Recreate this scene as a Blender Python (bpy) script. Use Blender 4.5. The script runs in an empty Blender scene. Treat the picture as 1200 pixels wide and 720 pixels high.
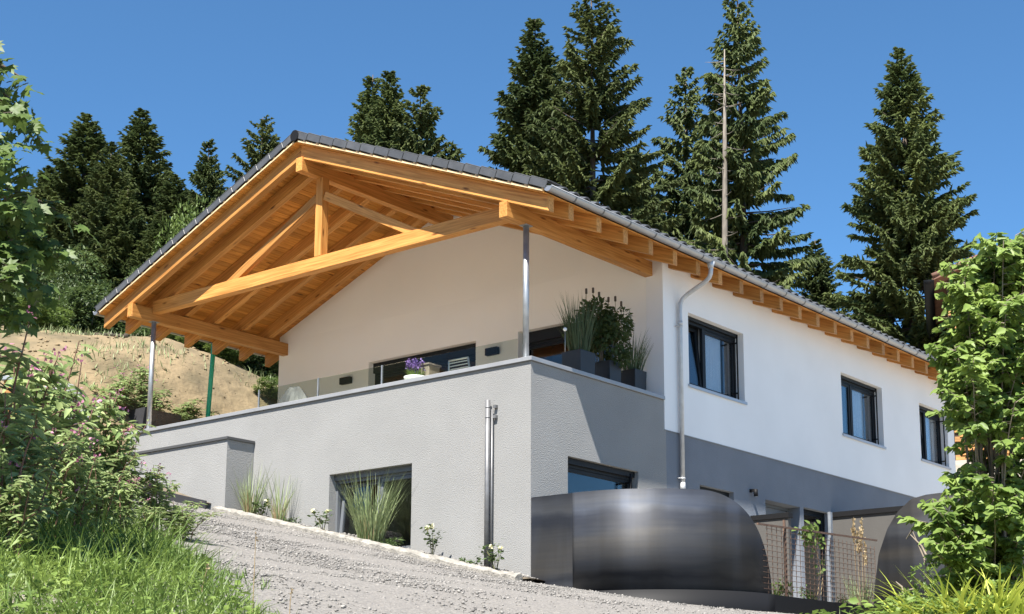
import bpy, bmesh, math, random
import numpy as np
from mathutils import Vector, Matrix
R = math.radians
random.seed(7); rng = np.random.default_rng(7)
SC = bpy.context.scene
COL = SC.collection

# ---------------------------------------------------------------- camera, world, sun, exposure
# world axes: X along the long side of the house (away), Y along its gable front (to the left), Z up; Z=0 is the terrace coping
CAM = np.array([-18.31832, -14.65185, -5.78159])
RGT = np.array([0.6201833, -0.78445628, 0.0010067]); UPV = np.array([-0.14892936, -0.11648189, 0.98196335]); FWD = np.array([0.77019006, 0.6091472, 0.18906869])
cd = bpy.data.cameras.new('camera'); cam = bpy.data.objects.new('camera', cd); COL.objects.link(cam)
cam.matrix_world = Matrix(((RGT[0], UPV[0], -FWD[0], CAM[0]), (RGT[1], UPV[1], -FWD[1], CAM[1]), (RGT[2], UPV[2], -FWD[2], CAM[2]), (0, 0, 0, 1)))
cd.sensor_fit = 'HORIZONTAL'; cd.sensor_width = 36; cd.lens = 1723.66 / 1200 * 36
cd.shift_x = -0.02613; cd.shift_y = 0.12209; cd.clip_start = .1; cd.clip_end = 3000
SC.camera = cam
SUN = Vector((3.12, 1.0, -5.2))
W = bpy.data.worlds.new('World'); SC.world = W; W.use_nodes = True
wn = W.node_tree.nodes
sky = wn.new('ShaderNodeTexSky'); sky.sky_type = 'NISHITA'; sky.sun_disc = False
sky.sun_elevation = R(57.8); sky.sun_rotation = R(252.2); sky.altitude = 2600; sky.air_density = 1.0; sky.dust_density = 0; sky.ozone_density = 9.0
tint = wn.new('ShaderNodeMix'); tint.data_type = 'RGBA'; tint.blend_type = 'MULTIPLY'; tint.inputs['Factor'].default_value = 1; tint.inputs['B'].default_value = (.82, 1.03, .97, 1)
W.node_tree.links.new(sky.outputs[0], tint.inputs['A']); W.node_tree.links.new(tint.outputs['Result'], wn['Background'].inputs[0]); wn['Background'].inputs[1].default_value = .070
sl = bpy.data.lights.new('sun', 'SUN'); sl.energy = 4.5; sl.angle = R(.53); sl.color = (1, .955, .88)
so = bpy.data.objects.new('sun', sl); COL.objects.link(so); so.rotation_euler = SUN.to_track_quat('-Z', 'Y').to_euler(); so.location = (-30, -10, 40)
SC.view_settings.view_transform = 'Standard'; SC.view_settings.look = 'None'; SC.view_settings.exposure = 1.64; SC.view_settings.gamma = 1

# ---------------------------------------------------------------- helpers
def ray(x, y):
    return FWD + RGT * (x - 631.3607) / 1723.66 - UPV * (y - 506.505) / 1723.66
def on(x, y, ax, val):                       # the point of the picture line of sight on a plane of the place
    d = ray(x, y); return CAM + d * (val - CAM[ax]) / d[ax]
def at(x, y, dist):                          # ... at a horizontal distance from the photographer
    d = ray(x, y); return CAM + d * dist / math.hypot(d[0], d[1])
def tag(o, label=None, cat=None, group=None, kind=None):
    if label: o['label'] = label
    if cat: o['category'] = cat
    if group: o['group'] = group
    if kind: o['kind'] = kind
    return o
def thing(name, label, cat, loc=(0, 0, 0), rz=0, group=None):
    o = bpy.data.objects.new(name, None); COL.objects.link(o); o.location = loc; o.rotation_euler = (0, 0, rz); o.empty_display_size = .2
    return tag(o, label, cat, group)
def link(name, me, mat=None, parent=None, mw=None):
    o = bpy.data.objects.new(name, me); COL.objects.link(o)
    if mat is not None and len(me.materials) == 0: me.materials.append(mat)
    if parent is not None: o.parent = parent
    if mw is not None: o.matrix_basis = mw
    return o
def dup_tree(o, parent=None):
    c = o.copy(); COL.objects.link(c); c.parent = parent
    for ch in list(o.children): dup_tree(ch, c)
    return c
def np_mesh(name, V, F, smooth=False):
    V = np.asarray(V, np.float32); F = np.asarray(F, np.int32)
    me = bpy.data.meshes.new(name); n, k = F.shape
    me.vertices.add(len(V)); me.vertices.foreach_set('co', V.ravel())
    me.loops.add(n * k); me.loops.foreach_set('vertex_index', F.ravel())
    me.polygons.add(n); me.polygons.foreach_set('loop_start', np.arange(0, n * k, k, dtype=np.int32))
    if smooth: me.polygons.foreach_set('use_smooth', np.ones(n, bool))
    me.update(calc_edges=True); me.validate(); return me
class MB:
    def __init__(s): s.v = []; s.f = []; s.sm = []
    def add(s, vs, fs, smooth=False):
        b = len(s.v); s.v += [tuple(map(float, q)) for q in vs]; s.f += [tuple(i + b for i in f) for f in fs]; s.sm += [smooth] * len(fs); return s
    def quad(s, a, b, c, d): return s.add([a, b, c, d], [(0, 1, 2, 3)])
    def box(s, p, q):
        x0, y0, z0 = [min(a, b) for a, b in zip(p, q)]; x1, y1, z1 = [max(a, b) for a, b in zip(p, q)]
        return s.add([(x0, y0, z0), (x1, y0, z0), (x1, y1, z0), (x0, y1, z0), (x0, y0, z1), (x1, y0, z1), (x1, y1, z1), (x0, y1, z1)],
                     [(3, 2, 1, 0), (4, 5, 6, 7), (0, 1, 5, 4), (1, 2, 6, 5), (2, 3, 7, 6), (3, 0, 4, 7)])
    def mbox(s, P, a, b):                     # a box in a mapped frame P(a,n,z)
        a0, n0, z0 = a; a1, n1, z1 = b
        c = [P(i, j, k) for k in (z0, z1) for (i, j) in ((a0, n0), (a1, n0), (a1, n1), (a0, n1))]
        return s.add(c, [(3, 2, 1, 0), (4, 5, 6, 7), (0, 1, 5, 4), (1, 2, 6, 5), (2, 3, 7, 6), (3, 0, 4, 7)])
    def prism(s, pts, ext):                   # a flat outline pushed along ext
        n = len(pts); e = Vector(ext); a = [Vector(p) for p in pts]
        return s.add(a + [p + e for p in a], [tuple(range(n))[::-1], tuple(range(n, 2 * n))] + [(i, (i + 1) % n, (i + 1) % n + n, i + n) for i in range(n)])
    def tube(s, pts, r, n=10, caps=True, smooth=True):
        pts = [Vector(p) for p in pts]; rs = r if isinstance(r, (list, tuple)) else [r] * len(pts)
        vs = []; prev = None
        for i, p in enumerate(pts):
            d = (pts[min(i + 1, len(pts) - 1)] - pts[max(i - 1, 0)]).normalized()
            if prev is None: prev = d.orthogonal().normalized()
            x = (prev - d * prev.dot(d)); x = x.normalized() if x.length > 1e-6 else d.orthogonal().normalized(); prev = x; y = d.cross(x)
            for k in range(n):
                t = 2 * math.pi * k / n; vs.append(p + (x * math.cos(t) + y * math.sin(t)) * rs[i])
        m = len(pts); fs = [(i * n + k, i * n + (k + 1) % n, (i + 1) * n + (k + 1) % n, (i + 1) * n + k) for i in range(m - 1) for k in range(n)]
        s.add(vs, fs, smooth)
        if caps: b = len(s.v) - len(vs); s.f += [tuple(b + k for k in range(n))[::-1], tuple(b + (m - 1) * n + k for k in range(n))]; s.sm += [False, False]
        return s
    def ball(s, c, r, nu=12, nv=8, sc=(1, 1, 1), jit=0):
        c = Vector(c); vs = []
        for j in range(nv + 1):
            ph = math.pi * j / nv
            for i in range(nu):
                t = 2 * math.pi * i / nu; k = 1 + random.uniform(-jit, jit)
                vs.append(c + Vector((math.sin(ph) * math.cos(t) * sc[0], math.sin(ph) * math.sin(t) * sc[1], math.cos(ph) * sc[2])) * r * k)
        return s.add(vs, [(j * nu + i, (j + 1) * nu + i, (j + 1) * nu + (i + 1) % nu, j * nu + (i + 1) % nu) for j in range(nv) for i in range(nu)], True)
    def mesh(s, name, bevel=0):
        me = bpy.data.meshes.new(name); me.from_pydata(s.v, [], s.f)
        bm = bmesh.new(); bm.from_mesh(me)
        for i, f in enumerate(bm.faces): f.smooth = s.sm[i] if i < len(s.sm) else False
        bmesh.ops.recalc_face_normals(bm, faces=bm.faces[:])
        if bevel:
            bmesh.ops.bevel(bm, geom=bm.edges[:], offset=bevel, segments=1, affect='EDGES', clamp_overlap=True)
        bm.to_mesh(me); bm.free(); return me
    def build(s, name, mat, parent=None, bevel=0): return link(name, s.mesh(name, bevel), mat, parent)

# ---------------------------------------------------------------- materials
def mat(name, col, rough=.6, metal=0., noise=None, amt=.25, bump=None, bstr=.3, bdist=.01, spec=.5, var=0., trans=0., coords='Object', stretch=(1, 1, 1), col2=None, ramp=(.35, .65), detail=5., drough=0.):
    """a plain surface: colour mottled between col and col2 by noise, own value per object (var), grain as bump"""
    m = bpy.data.materials.new(name); m.use_nodes = True; nt = m.node_tree; N = nt.nodes; L = nt.links
    b = N['Principled BSDF']; b.inputs['Roughness'].default_value = rough; b.inputs['Metallic'].default_value = metal; b.inputs['Specular IOR Level'].default_value = spec; b.inputs['Diffuse Roughness'].default_value = drough
    tc = N.new('ShaderNodeTexCoord'); mp = N.new('ShaderNodeMapping'); mp.inputs['Scale'].default_value = stretch; L.new(tc.outputs[coords], mp.inputs[0])
    oi = N.new('ShaderNodeObjectInfo')
    cur = None
    c2 = col2 if col2 else tuple(c * (1 - amt) for c in col)
    if noise:
        nz = N.new('ShaderNodeTexNoise'); nz.inputs['Scale'].default_value = noise; nz.inputs['Detail'].default_value = detail; nz.noise_dimensions = '4D'
        L.new(mp.outputs[0], nz.inputs['Vector']); mu = N.new('ShaderNodeMath'); mu.operation = 'MULTIPLY'; mu.inputs[1].default_value = 37.; L.new(oi.outputs['Random'], mu.inputs[0]); L.new(mu.outputs[0], nz.inputs['W'])
        rp = N.new('ShaderNodeValToRGB'); rp.color_ramp.elements[0].position = ramp[0]; rp.color_ramp.elements[1].position = ramp[1]
        rp.color_ramp.elements[0].color = (*c2, 1); rp.color_ramp.elements[1].color = (*col, 1); L.new(nz.outputs[0], rp.inputs[0]); cur = rp.outputs[0]
    else:
        rgb = N.new('ShaderNodeRGB'); rgb.outputs[0].default_value = (*col, 1); cur = rgb.outputs[0]
    if var:
        hs = N.new('ShaderNodeHueSaturation'); mr = N.new('ShaderNodeMapRange'); mr.inputs[3].default_value = 1 - var; mr.inputs[4].default_value = 1 + var
        L.new(oi.outputs['Random'], mr.inputs[0]); L.new(mr.outputs[0], hs.inputs['Value']); L.new(cur, hs.inputs['Color']); cur = hs.outputs[0]
    L.new(cur, b.inputs['Base Color'])
    if bump:
        bz = N.new('ShaderNodeTexNoise'); bz.inputs['Scale'].default_value = bump; bz.inputs['Detail'].default_value = 4; L.new(mp.outputs[0], bz.inputs['Vector'])
        bp = N.new('ShaderNodeBump'); bp.inputs['Strength'].default_value = bstr; bp.inputs['Distance'].default_value = bdist; L.new(bz.outputs[0], bp.inputs['Height']); L.new(bp.outputs[0], b.inputs['Normal'])
    if trans:
        tr = N.new('ShaderNodeBsdfTranslucent'); L.new(cur, tr.inputs[0]); mx = N.new('ShaderNodeMixShader'); mx.inputs[0].default_value = trans
        L.new(b.outputs[0], mx.inputs[1]); L.new(tr.outputs[0], mx.inputs[2]); L.new(mx.outputs[0], N['Material Output'].inputs[0])
    return m
def wood_mat(name, light, dark, var=.2):
    m = bpy.data.materials.new(name); m.use_nodes = True; nt = m.node_tree; N = nt.nodes; L = nt.links
    b = N['Principled BSDF']; b.inputs['Roughness'].default_value = .5; b.inputs['Specular IOR Level'].default_value = .3
    tc = N.new('ShaderNodeTexCoord'); oi = N.new('ShaderNodeObjectInfo')
    mu = N.new('ShaderNodeMath'); mu.operation = 'MULTIPLY'; mu.inputs[1].default_value = 53.; L.new(oi.outputs['Random'], mu.inputs[0])
    add = N.new('ShaderNodeVectorMath'); add.operation = 'ADD'; L.new(tc.outputs['Object'], add.inputs[0]); L.new(mu.outputs[0], add.inputs[1])
    mp = N.new('ShaderNodeMapping'); mp.inputs['Scale'].default_value = (.55, 14, 14); L.new(add.outputs[0], mp.inputs[0])
    nz = N.new('ShaderNodeTexNoise'); nz.inputs['Scale'].default_value = 2.2; nz.inputs['Detail'].default_value = 5; nz.inputs['Distortion'].default_value = .6; L.new(mp.outputs[0], nz.inputs['Vector'])
    rp = N.new('ShaderNodeValToRGB'); e = rp.color_ramp.elements; e[0].position = .3; e[1].position = .68; e[0].color = (*dark, 1); e[1].color = (*light, 1); L.new(nz.outputs[0], rp.inputs[0])
    mp2 = N.new('ShaderNodeMapping'); mp2.inputs['Scale'].default_value = (1.3, 5, 5); L.new(add.outputs[0], mp2.inputs[0])
    vo = N.new('ShaderNodeTexVoronoi'); vo.inputs['Scale'].default_value = 1.1; L.new(mp2.outputs[0], vo.inputs['Vector'])
    kr = N.new('ShaderNodeValToRGB'); kr.color_ramp.elements[0].position = .06; kr.color_ramp.elements[0].color = (.22, .13, .08, 1); kr.color_ramp.elements[1].position = .16; kr.color_ramp.elements[1].color = (1, 1, 1, 1); L.new(vo.outputs['Distance'], kr.inputs[0])
    mx = N.new('ShaderNodeMix'); mx.data_type = 'RGBA'; mx.blend_type = 'MULTIPLY'; mx.inputs['Factor'].default_value = .85; L.new(rp.outputs[0], mx.inputs['A']); L.new(kr.outputs[0], mx.inputs['B'])
    hs = N.new('ShaderNodeHueSaturation'); mr = N.new('ShaderNodeMapRange'); mr.inputs[3].default_value = 1 - var; mr.inputs[4].default_value = 1 + var; L.new(oi.outputs['Random'], mr.inputs[0]); L.new(mr.outputs[0], hs.inputs['Value']); L.new(mx.outputs['Result'], hs.inputs['Color'])
    L.new(hs.outputs[0], b.inputs['Base Color'])
    bp = N.new('ShaderNodeBump'); bp.inputs['Strength'].default_value = .15; bp.inputs['Distance'].default_value = .004; L.new(nz.outputs[0], bp.inputs['Height']); L.new(bp.outputs[0], b.inputs['Normal'])
    return m
def glass_mat(name, tint, gloss=1.0, refl=.09):
    m = bpy.data.materials.new(name); m.use_nodes = True; nt = m.node_tree; N = nt.nodes; L = nt.links; N.remove(N['Principled BSDF'])
    t = N.new('ShaderNodeBsdfTransparent'); t.inputs[0].default_value = (*tint, 1); g = N.new('ShaderNodeBsdfGlossy'); g.inputs['Roughness'].default_value = .01; g.inputs['Color'].default_value = (gloss, gloss, gloss, 1)
    lw = N.new('ShaderNodeLayerWeight'); lw.inputs[0].default_value = .5; pw = N.new('ShaderNodeMath'); pw.operation = 'POWER'; pw.inputs[1].default_value = 3.2; L.new(lw.outputs['Facing'], pw.inputs[0]); f = N.new('ShaderNodeMapRange'); f.inputs[3].default_value = refl; f.inputs[4].default_value = 1.; L.new(pw.outputs[0], f.inputs[0]); mx = N.new('ShaderNodeMixShader'); L.new(f.outputs[0], mx.inputs[0]); L.new(t.outputs[0], mx.inputs[1]); L.new(g.outputs[0], mx.inputs[2]); L.new(mx.outputs[0], N['Material Output'].inputs[0])
    return m
ANI = .25
def steel_mat(name):
    m = bpy.data.materials.new(name); m.use_nodes = True; nt = m.node_tree; N = nt.nodes; L = nt.links
    b = N['Principled BSDF']; b.inputs['Metallic'].default_value = .42; b.inputs['Specular IOR Level'].default_value = .22
    tc = N.new('ShaderNodeTexCoord')
    def nz(scale, sx, det=4):
        mp = N.new('ShaderNodeMapping'); mp.inputs['Scale'].default_value = sx; L.new(tc.outputs['UV'], mp.inputs[0])
        n = N.new('ShaderNodeTexNoise'); n.inputs['Scale'].default_value = scale; n.inputs['Detail'].default_value = det; n.inputs['Distortion'].default_value = .4; L.new(mp.outputs[0], n.inputs['Vector']); return n.outputs[0]
    n1 = nz(1.0, (.22, 2.1, 1)); n2 = nz(2.5, (.35, 9, 1), 6); n3 = nz(1.3, (1.2, .15, 1))
    r1 = N.new('ShaderNodeValToRGB'); e = r1.color_ramp.elements; e[0].position = .35; e[1].position = .66; e[0].color = (.038, .041, .048, 1); e[1].color = (.062, .059, .055, 1); L.new(n1, r1.inputs[0])
    r2 = N.new('ShaderNodeValToRGB'); e = r2.color_ramp.elements; e[0].position = .3; e[1].position = .7; e[0].color = (.93, .93, .93, 1); e[1].color = (1.05, 1.05, 1.05, 1); L.new(n2, r2.inputs[0])
    mx = N.new('ShaderNodeMix'); mx.data_type = 'RGBA'; mx.blend_type = 'MULTIPLY'; mx.inputs['Factor'].default_value = 1; L.new(r1.outputs[0], mx.inputs['A']); L.new(r2.outputs[0], mx.inputs['B'])
    r3 = N.new('ShaderNodeValToRGB'); e = r3.color_ramp.elements; e[0].position = .42; e[1].position = .62; e[0].color = (1, 1, 1, 1); e[1].color = (1.25, 1.3, 1.4, 1); L.new(n3, r3.inputs[0])
    m2 = N.new('ShaderNodeMix'); m2.data_type = 'RGBA'; m2.blend_type = 'MULTIPLY'; m2.inputs['Factor'].default_value = 1; L.new(mx.outputs['Result'], m2.inputs['A']); L.new(r3.outputs[0], m2.inputs['B'])
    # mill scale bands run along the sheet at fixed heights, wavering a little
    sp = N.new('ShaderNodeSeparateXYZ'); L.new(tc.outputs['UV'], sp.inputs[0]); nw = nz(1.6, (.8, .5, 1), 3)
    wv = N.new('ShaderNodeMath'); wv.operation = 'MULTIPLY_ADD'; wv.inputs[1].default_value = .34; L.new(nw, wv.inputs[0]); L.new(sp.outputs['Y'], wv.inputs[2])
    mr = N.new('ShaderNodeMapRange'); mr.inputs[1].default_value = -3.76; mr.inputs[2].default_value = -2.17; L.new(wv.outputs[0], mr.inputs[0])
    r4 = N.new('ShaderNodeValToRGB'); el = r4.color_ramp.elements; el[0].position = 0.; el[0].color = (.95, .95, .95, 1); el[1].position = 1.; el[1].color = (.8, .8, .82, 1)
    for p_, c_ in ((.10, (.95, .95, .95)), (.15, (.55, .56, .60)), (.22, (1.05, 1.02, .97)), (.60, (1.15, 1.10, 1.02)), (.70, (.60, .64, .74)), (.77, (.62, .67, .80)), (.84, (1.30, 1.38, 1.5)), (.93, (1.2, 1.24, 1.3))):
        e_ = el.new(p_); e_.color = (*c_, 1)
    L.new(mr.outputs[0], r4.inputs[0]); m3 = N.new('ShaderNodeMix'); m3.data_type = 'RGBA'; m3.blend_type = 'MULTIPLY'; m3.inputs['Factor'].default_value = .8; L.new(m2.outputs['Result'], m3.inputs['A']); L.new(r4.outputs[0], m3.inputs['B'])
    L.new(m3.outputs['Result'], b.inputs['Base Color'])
    rr = N.new('ShaderNodeMapRange'); rr.inputs[3].default_value = .54; rr.inputs[4].default_value = .60; b.inputs['Anisotropic'].default_value = .75; b.inputs['Anisotropic Rotation'].default_value = ANI; tg = N.new('ShaderNodeTangent'); tg.direction_type = 'UV_MAP'; tg.uv_map = 'UVMap'; L.new(tg.outputs[0], b.inputs['Tangent']); L.new(n2, rr.inputs[0]); L.new(rr.outputs[0], b.inputs['Roughness'])
    return m
def leaf_mat(name, c1, c2, trans=.3, noise=3., rough=.5, spec=.35, var=.1):
    return mat(name, c1, rough, noise=noise, col2=c2, trans=trans, spec=spec, var=var, ramp=(.35, .65))

M = dict(
    stucco=mat('grey_stucco', (.335, .332, .325), .9, noise=1.1, amt=.11, bump=56, bstr=.85, bdist=.015, spec=.2, detail=8., ramp=(.3, .7), drough=1.),
    stucco_low=mat('anthracite_stucco', (.235, .256, .292), .9, noise=1.2, amt=.12, bump=56, bstr=.6, bdist=.012, spec=.2, drough=1.),
    white=mat('white_render', (.87, .868, .86), .9, noise=.9, amt=.05, bump=55, bstr=.25, bdist=.006, spec=.2),
    coping2=mat('dark_coping_metal', (.075, .077, .08), .5, metal=.2), coping=mat('coping_metal', (.33, .335, .345), .45, metal=.3, noise=2, amt=.15),
    wood=wood_mat('glazed_spruce_beam', (.58, .283, .080), (.34, .140, .030)),
    plank=wood_mat('glazed_spruce_board', (.62, .285, .062), (.40, .15, .024), .24),
    batten=wood_mat('raw_batten', (.80, .60, .36), (.66, .46, .25), .08),
    tile=mat('anthracite_roof_tile', (.078, .081, .087), .42, noise=6, amt=.25, var=.12, bump=30, bstr=.2),
    zinc2=mat('dark_zinc', (.16, .16, .165), .45, metal=.6), zinc=mat('zinc_sheet', (.40, .41, .43), .42, metal=.75, noise=3, amt=.15),
    white_bounce=mat('white_render_bounce_tint', (.90, .882, .84), .9, noise=.6, amt=.05, bump=55, bstr=.25, bdist=.006, spec=.2), vent=mat('dull_steel_pipe', (.20, .20, .205), .5, metal=.5, noise=7, amt=.25), pipe=mat('light_zinc_pipe', (.58, .59, .60), .5, metal=.4, noise=7, amt=.15), galv=mat('galvanised_steel', (.42, .44, .46), .46, metal=.7, noise=7, amt=.25),  # gable walls: the white render with warm bounce light put into its colour
    anth=mat('anthracite_frame', (.010, .012, .015), .5, spec=.25),
    anth2=mat('grey_aluminium_frame', (.13, .14, .155), .4),
    sill=mat('alu_sill', (.45, .46, .48), .4, metal=.5),
    black=mat('black_lacquer', (.008, .008, .009), .6, spec=.2),
    pane=glass_mat('window_glass', (.78, .80, .81), 1., .032),
    bglass=glass_mat('railing_glass', (.82, .85, .81), .6, .006),
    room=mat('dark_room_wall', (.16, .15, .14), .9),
    curtain=mat('pale_curtain', (.86, .88, .90), .9, noise=9, amt=.15, stretch=(6, 6, .2)),
    steel=steel_mat('raw_mill_steel'),
    rust=mat('rusty_bar', (.15, .088, .058), .8, noise=25, col2=(.075, .045, .033)),
    concrete=mat('pale_concrete', (.31, .29, .255), .9, noise=9, amt=.4, bump=30, bstr=.7, bdist=.03),
    gravel=mat('gravel_bed', (.222, .206, .187), .95, noise=28, col2=(.13, .122, .115), bump=45, bstr=.9, bdist=.03, coords='Object', drough=.6),
    stone=mat('gravel_stone', (.295, .278, .256), .9, noise=9, col2=(.09, .086, .082), ramp=(.3, .7)),
    scar_shade=mat('scar_shade_brown', (.06, .045, .03), .97, noise=5, amt=.4), cap=mat('black_cap', (.010, .010, .011), .6, spec=.2), terrace=mat('beige_paving', (.72, .61, .47), .8, noise=4, amt=.15), forest=mat('gravelly_ground', (.30, .27, .225), .95, noise=2, col2=(.22, .195, .155), bump=12, bstr=.8, bdist=.08), soil=mat('soil', (.17, .135, .095), .95, noise=3, col2=(.10, .08, .055), bump=12, bstr=.8, bdist=.08),
    dirt=mat('dry_dirt', (.205, .152, .084), .97, noise=.8, col2=(.115, .090, .048), bump=3.5, bstr=.8, bdist=.12, ramp=(.38, .6), detail=9),
    rock=mat('boulder', (.25, .25, .25), .9, noise=5, amt=.5, bump=12, bstr=.7, bdist=.03),
    planter=mat('anthracite_planter', (.016, .019, .025), .5, noise=5, amt=.2),
    whitepot=mat('white_pot', (.75, .75, .73), .5),
    beige=mat('beige_box', (.30, .25, .20), .8, noise=6, amt=.3),
    tarp=mat('grey_tarp', (.10, .10, .105), .6, noise=8, amt=.3),
    chair=mat('white_chair_metal', (.62, .64, .58), .5),
    green=mat('green_plastic', (.03, .40, .23), .5),
    darkmetal=mat('dark_metal_sheet', (.028, .028, .032), .7, noise=3, amt=.3),
    taupe=mat('taupe_render', (.085, .08, .074), .9, noise=2, amt=.1, bump=40, bstr=.3),
    brownwall=mat('dark_brown_boards', (.07, .045, .03), .8, noise=5, amt=.4), pale=mat('pale_render', (.62, .64, .65), .85, bump=40, bstr=.2),
    orange=mat('orange_wood_shingle', (.44, .21, .055), .7, noise=4, amt=.4, var=.25, stretch=(1, 1, 4)),
    redtile=mat('weathered_red_tile', (.21, .105, .07), .85, noise=5, amt=.45, var=.2),
    globe=mat('white_globe', (.85, .85, .82), .3),
    bark=mat('spruce_bark', (.105, .08, .06), .95, noise=8, amt=.4, stretch=(3, 3, .6), bump=14, bstr=.6),
    deadbark=mat('bleached_dead_bark', (.23, .20, .165), .9, noise=5, amt=.45, stretch=(3, 3, .5), bump=14, bstr=.4),
    stem=mat('plant_stem', (.15, .15, .055), .7), rstem=mat('reddish_stem', (.17, .085, .06), .7), twig=mat('grey_twig', (.23, .19, .145), .85, noise=9, amt=.3),
    drystem=mat('dry_stalk', (.30, .22, .12), .8),
    spruce=leaf_mat('spruce_needles', (.138, .168, .056), (.060, .088, .032), .3, .55, .6, .25, .12),
    spruce2=leaf_mat('yellowish_spruce_needles', (.132, .158, .052), (.060, .085, .030), .3, .5, .6, .25, .1),
    bushleaf=leaf_mat('dark_bush_leaf', (.095, .135, .040), (.045, .075, .025), .35, .8),
    paleleaf=leaf_mat('pale_bush_leaf', (.15, .21, .05), (.08, .13, .03), .35, .8),
    maple=leaf_mat('maple_leaf', (.13, .19, .045), (.065, .11, .03), .4, 1.5),
    shrubleaf=leaf_mat('fresh_shrub_leaf', (.22, .30, .07), (.10, .165, .035), .35, 2.),
    balsam=leaf_mat('balsam_leaf', (.36, .43, .19), (.18, .26, .095), .4, 3., .4),
    pink=leaf_mat('pink_blossom', (.50, .22, .34), (.26, .08, .15), .3, 9.),
    grass=leaf_mat('grass_blade', (.21, .29, .065), (.075, .135, .03), .35, 1.6),
    strap=leaf_mat('yellow_green_strap_leaf', (.52, .54, .10), (.30, .38, .06), .35, 2.),
    orn=leaf_mat('ornamental_grass_blade', (.34, .40, .20), (.20, .26, .11), .3, 2.5),
    orndark=leaf_mat('dark_grass_blade', (.10, .145, .065), (.05, .085, .04), .3, 2.5),
    dryblade=leaf_mat('dry_grass_blade', (.42, .33, .19), (.27, .19, .10), .3, 3.),
    rose=leaf_mat('pale_yellow_rose', (.80, .76, .50), (.65, .62, .40), .3, 9.), lav=leaf_mat('lavender_blossom', (.30, .18, .50), (.18, .11, .36), .2, 9.),
    roseleaf=leaf_mat('rose_leaf', (.10, .15, .05), (.055, .09, .03), .25, 5.),
)
# ---------------------------------------------------------------- terrain: a slope climbing to the left, a dirt hillside behind
def sstep(x): x = np.clip(x, 0, 1); return x * x * (3 - 2 * x)
F2 = np.array([.7847, .6199]); R2 = np.array([.6199, -.7847])
def plane_z(u, v):
    u = np.asarray(u, float); v = np.asarray(v, float)
    z = np.where(v >= 0, .235 * np.minimum(v, 12) + .12 * np.maximum(v - 12, 0), np.where(v > -3.5, .185 * v, -.6475 + .265 * (np.maximum(v, -25) + 3.5)))
    return -3.68 + z + .02 * np.clip(u, -30, 20)
def ground_z(u, v):
    u = np.asarray(u, float); v = np.asarray(v, float)
    p = plane_z(u, v); p = np.where(v > 40, plane_z(u, np.minimum(v, 40)), p)
    t = (u - CAM[0]) * F2[0] + (v - CAM[1]) * F2[1]; w = (u - CAM[0]) * R2[0] + (v - CAM[1]) * R2[1]
    zc = np.interp(w, [-40, -17, -14.2, -13.3, -12.3, -9.9, -8.6, -7.5, -6, 5, 20], [7.5, 5.3, 4.35, 4.1, 4.15, 3.95, 3.55, 3.0, 2.5, 2.4, 2.0])
    s = sstep((t - 24.5) / 14.5)
    m = np.clip(sstep((v - 9.5) / 5) + sstep((u - 19) / 8), 0, 1)
    b = .05 * np.sin(u * 1.3 + 1.7 * np.sin(v * .9)) + .04 * np.sin(v * 2.3 + u * .7)
    bk = np.array(at(1195, 700, 11.2)); p = p + 1.05 * np.exp(-((u - bk[0]) ** 2 + (v - bk[1]) ** 2) / (2 * 1.5 ** 2))
    return p * (1 - s * m) + (zc + np.maximum(t - 41, 0) * .03 + b * sstep((t - 25) / 6)) * s * m
def grid_sheet(name, us, vs, zf, matl, kind='structure', keep=None):
    U, V = np.meshgrid(us, vs, indexing='ij'); Z = zf(U, V); P = np.stack([U, V, Z], -1).reshape(-1, 3); n = len(vs)
    i, j = np.meshgrid(np.arange(len(us) - 1), np.arange(n - 1), indexing='ij'); a = (i * n + j).ravel()
    Fc = np.stack([a, a + n, a + n + 1, a + 1], -1)
    if keep is not None: Fc = Fc[keep(P[Fc].mean(1))]
    o = link(name, np_mesh(name, P, Fc, True), matl); tag(o, kind=kind); return o
def axis(lo, hi, fine0, fine1, step):
    c = list(np.arange(fine0, fine1 + 1e-6, step)); x = fine0; st = step
    while x > lo: st *= 1.35; x = max(lo, x - st); c.insert(0, x)
    x = c[-1]; st = step
    while x < hi: st *= 1.35; x = min(hi, x + st); c.append(x)
    return np.array(c)
grid_sheet('ground', axis(-500, 900, -24, 24, .5), axis(-500, 900, -22, 30, .5), lambda u, v: ground_z(u, v) - .05 - .5 * np.clip((v - 11) / .6, 0, 1) * np.clip((u + 4.3) / .6, 0, 1) * np.clip((25.3 - u) / .6, 0, 1) * np.clip((32.3 - v) / .6, 0, 1), M['forest'])
# unseen wooded hills added behind the photographer so the windows mirror dark forest
V = []; Fc = []; AZ = np.linspace(R(95), R(225), 90)
for i, a in enumerate(AZ):
    hh = 88 + 14 * math.sin(a * 7) + 9 * math.sin(a * 17 + 1) + 5 * math.sin(a * 41)
    hh *= min(1, 4 * i / 89 + .25, 4 * (89 - i) / 89 + .25)
    for (rr, z) in ((230, -40), (300, hh * .55), (360, hh + random.uniform(-2, 2)), (460, hh * .9), (700, -40)): V.append((CAM[0] + math.cos(a) * rr, CAM[1] + math.sin(a) * rr, z))
for i in range(89): Fc += [(i * 5 + k, (i + 1) * 5 + k, (i + 1) * 5 + k + 1, i * 5 + k + 1) for k in range(4)]
tag(link('added_hills', np_mesh('added_hills', V, Fc, True), mat('added_hill_forest', (.055, .075, .03), .95, noise=.08, col2=(.02, .032, .015), bump=.12, bstr=1., bdist=4.)), kind='structure')
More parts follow.
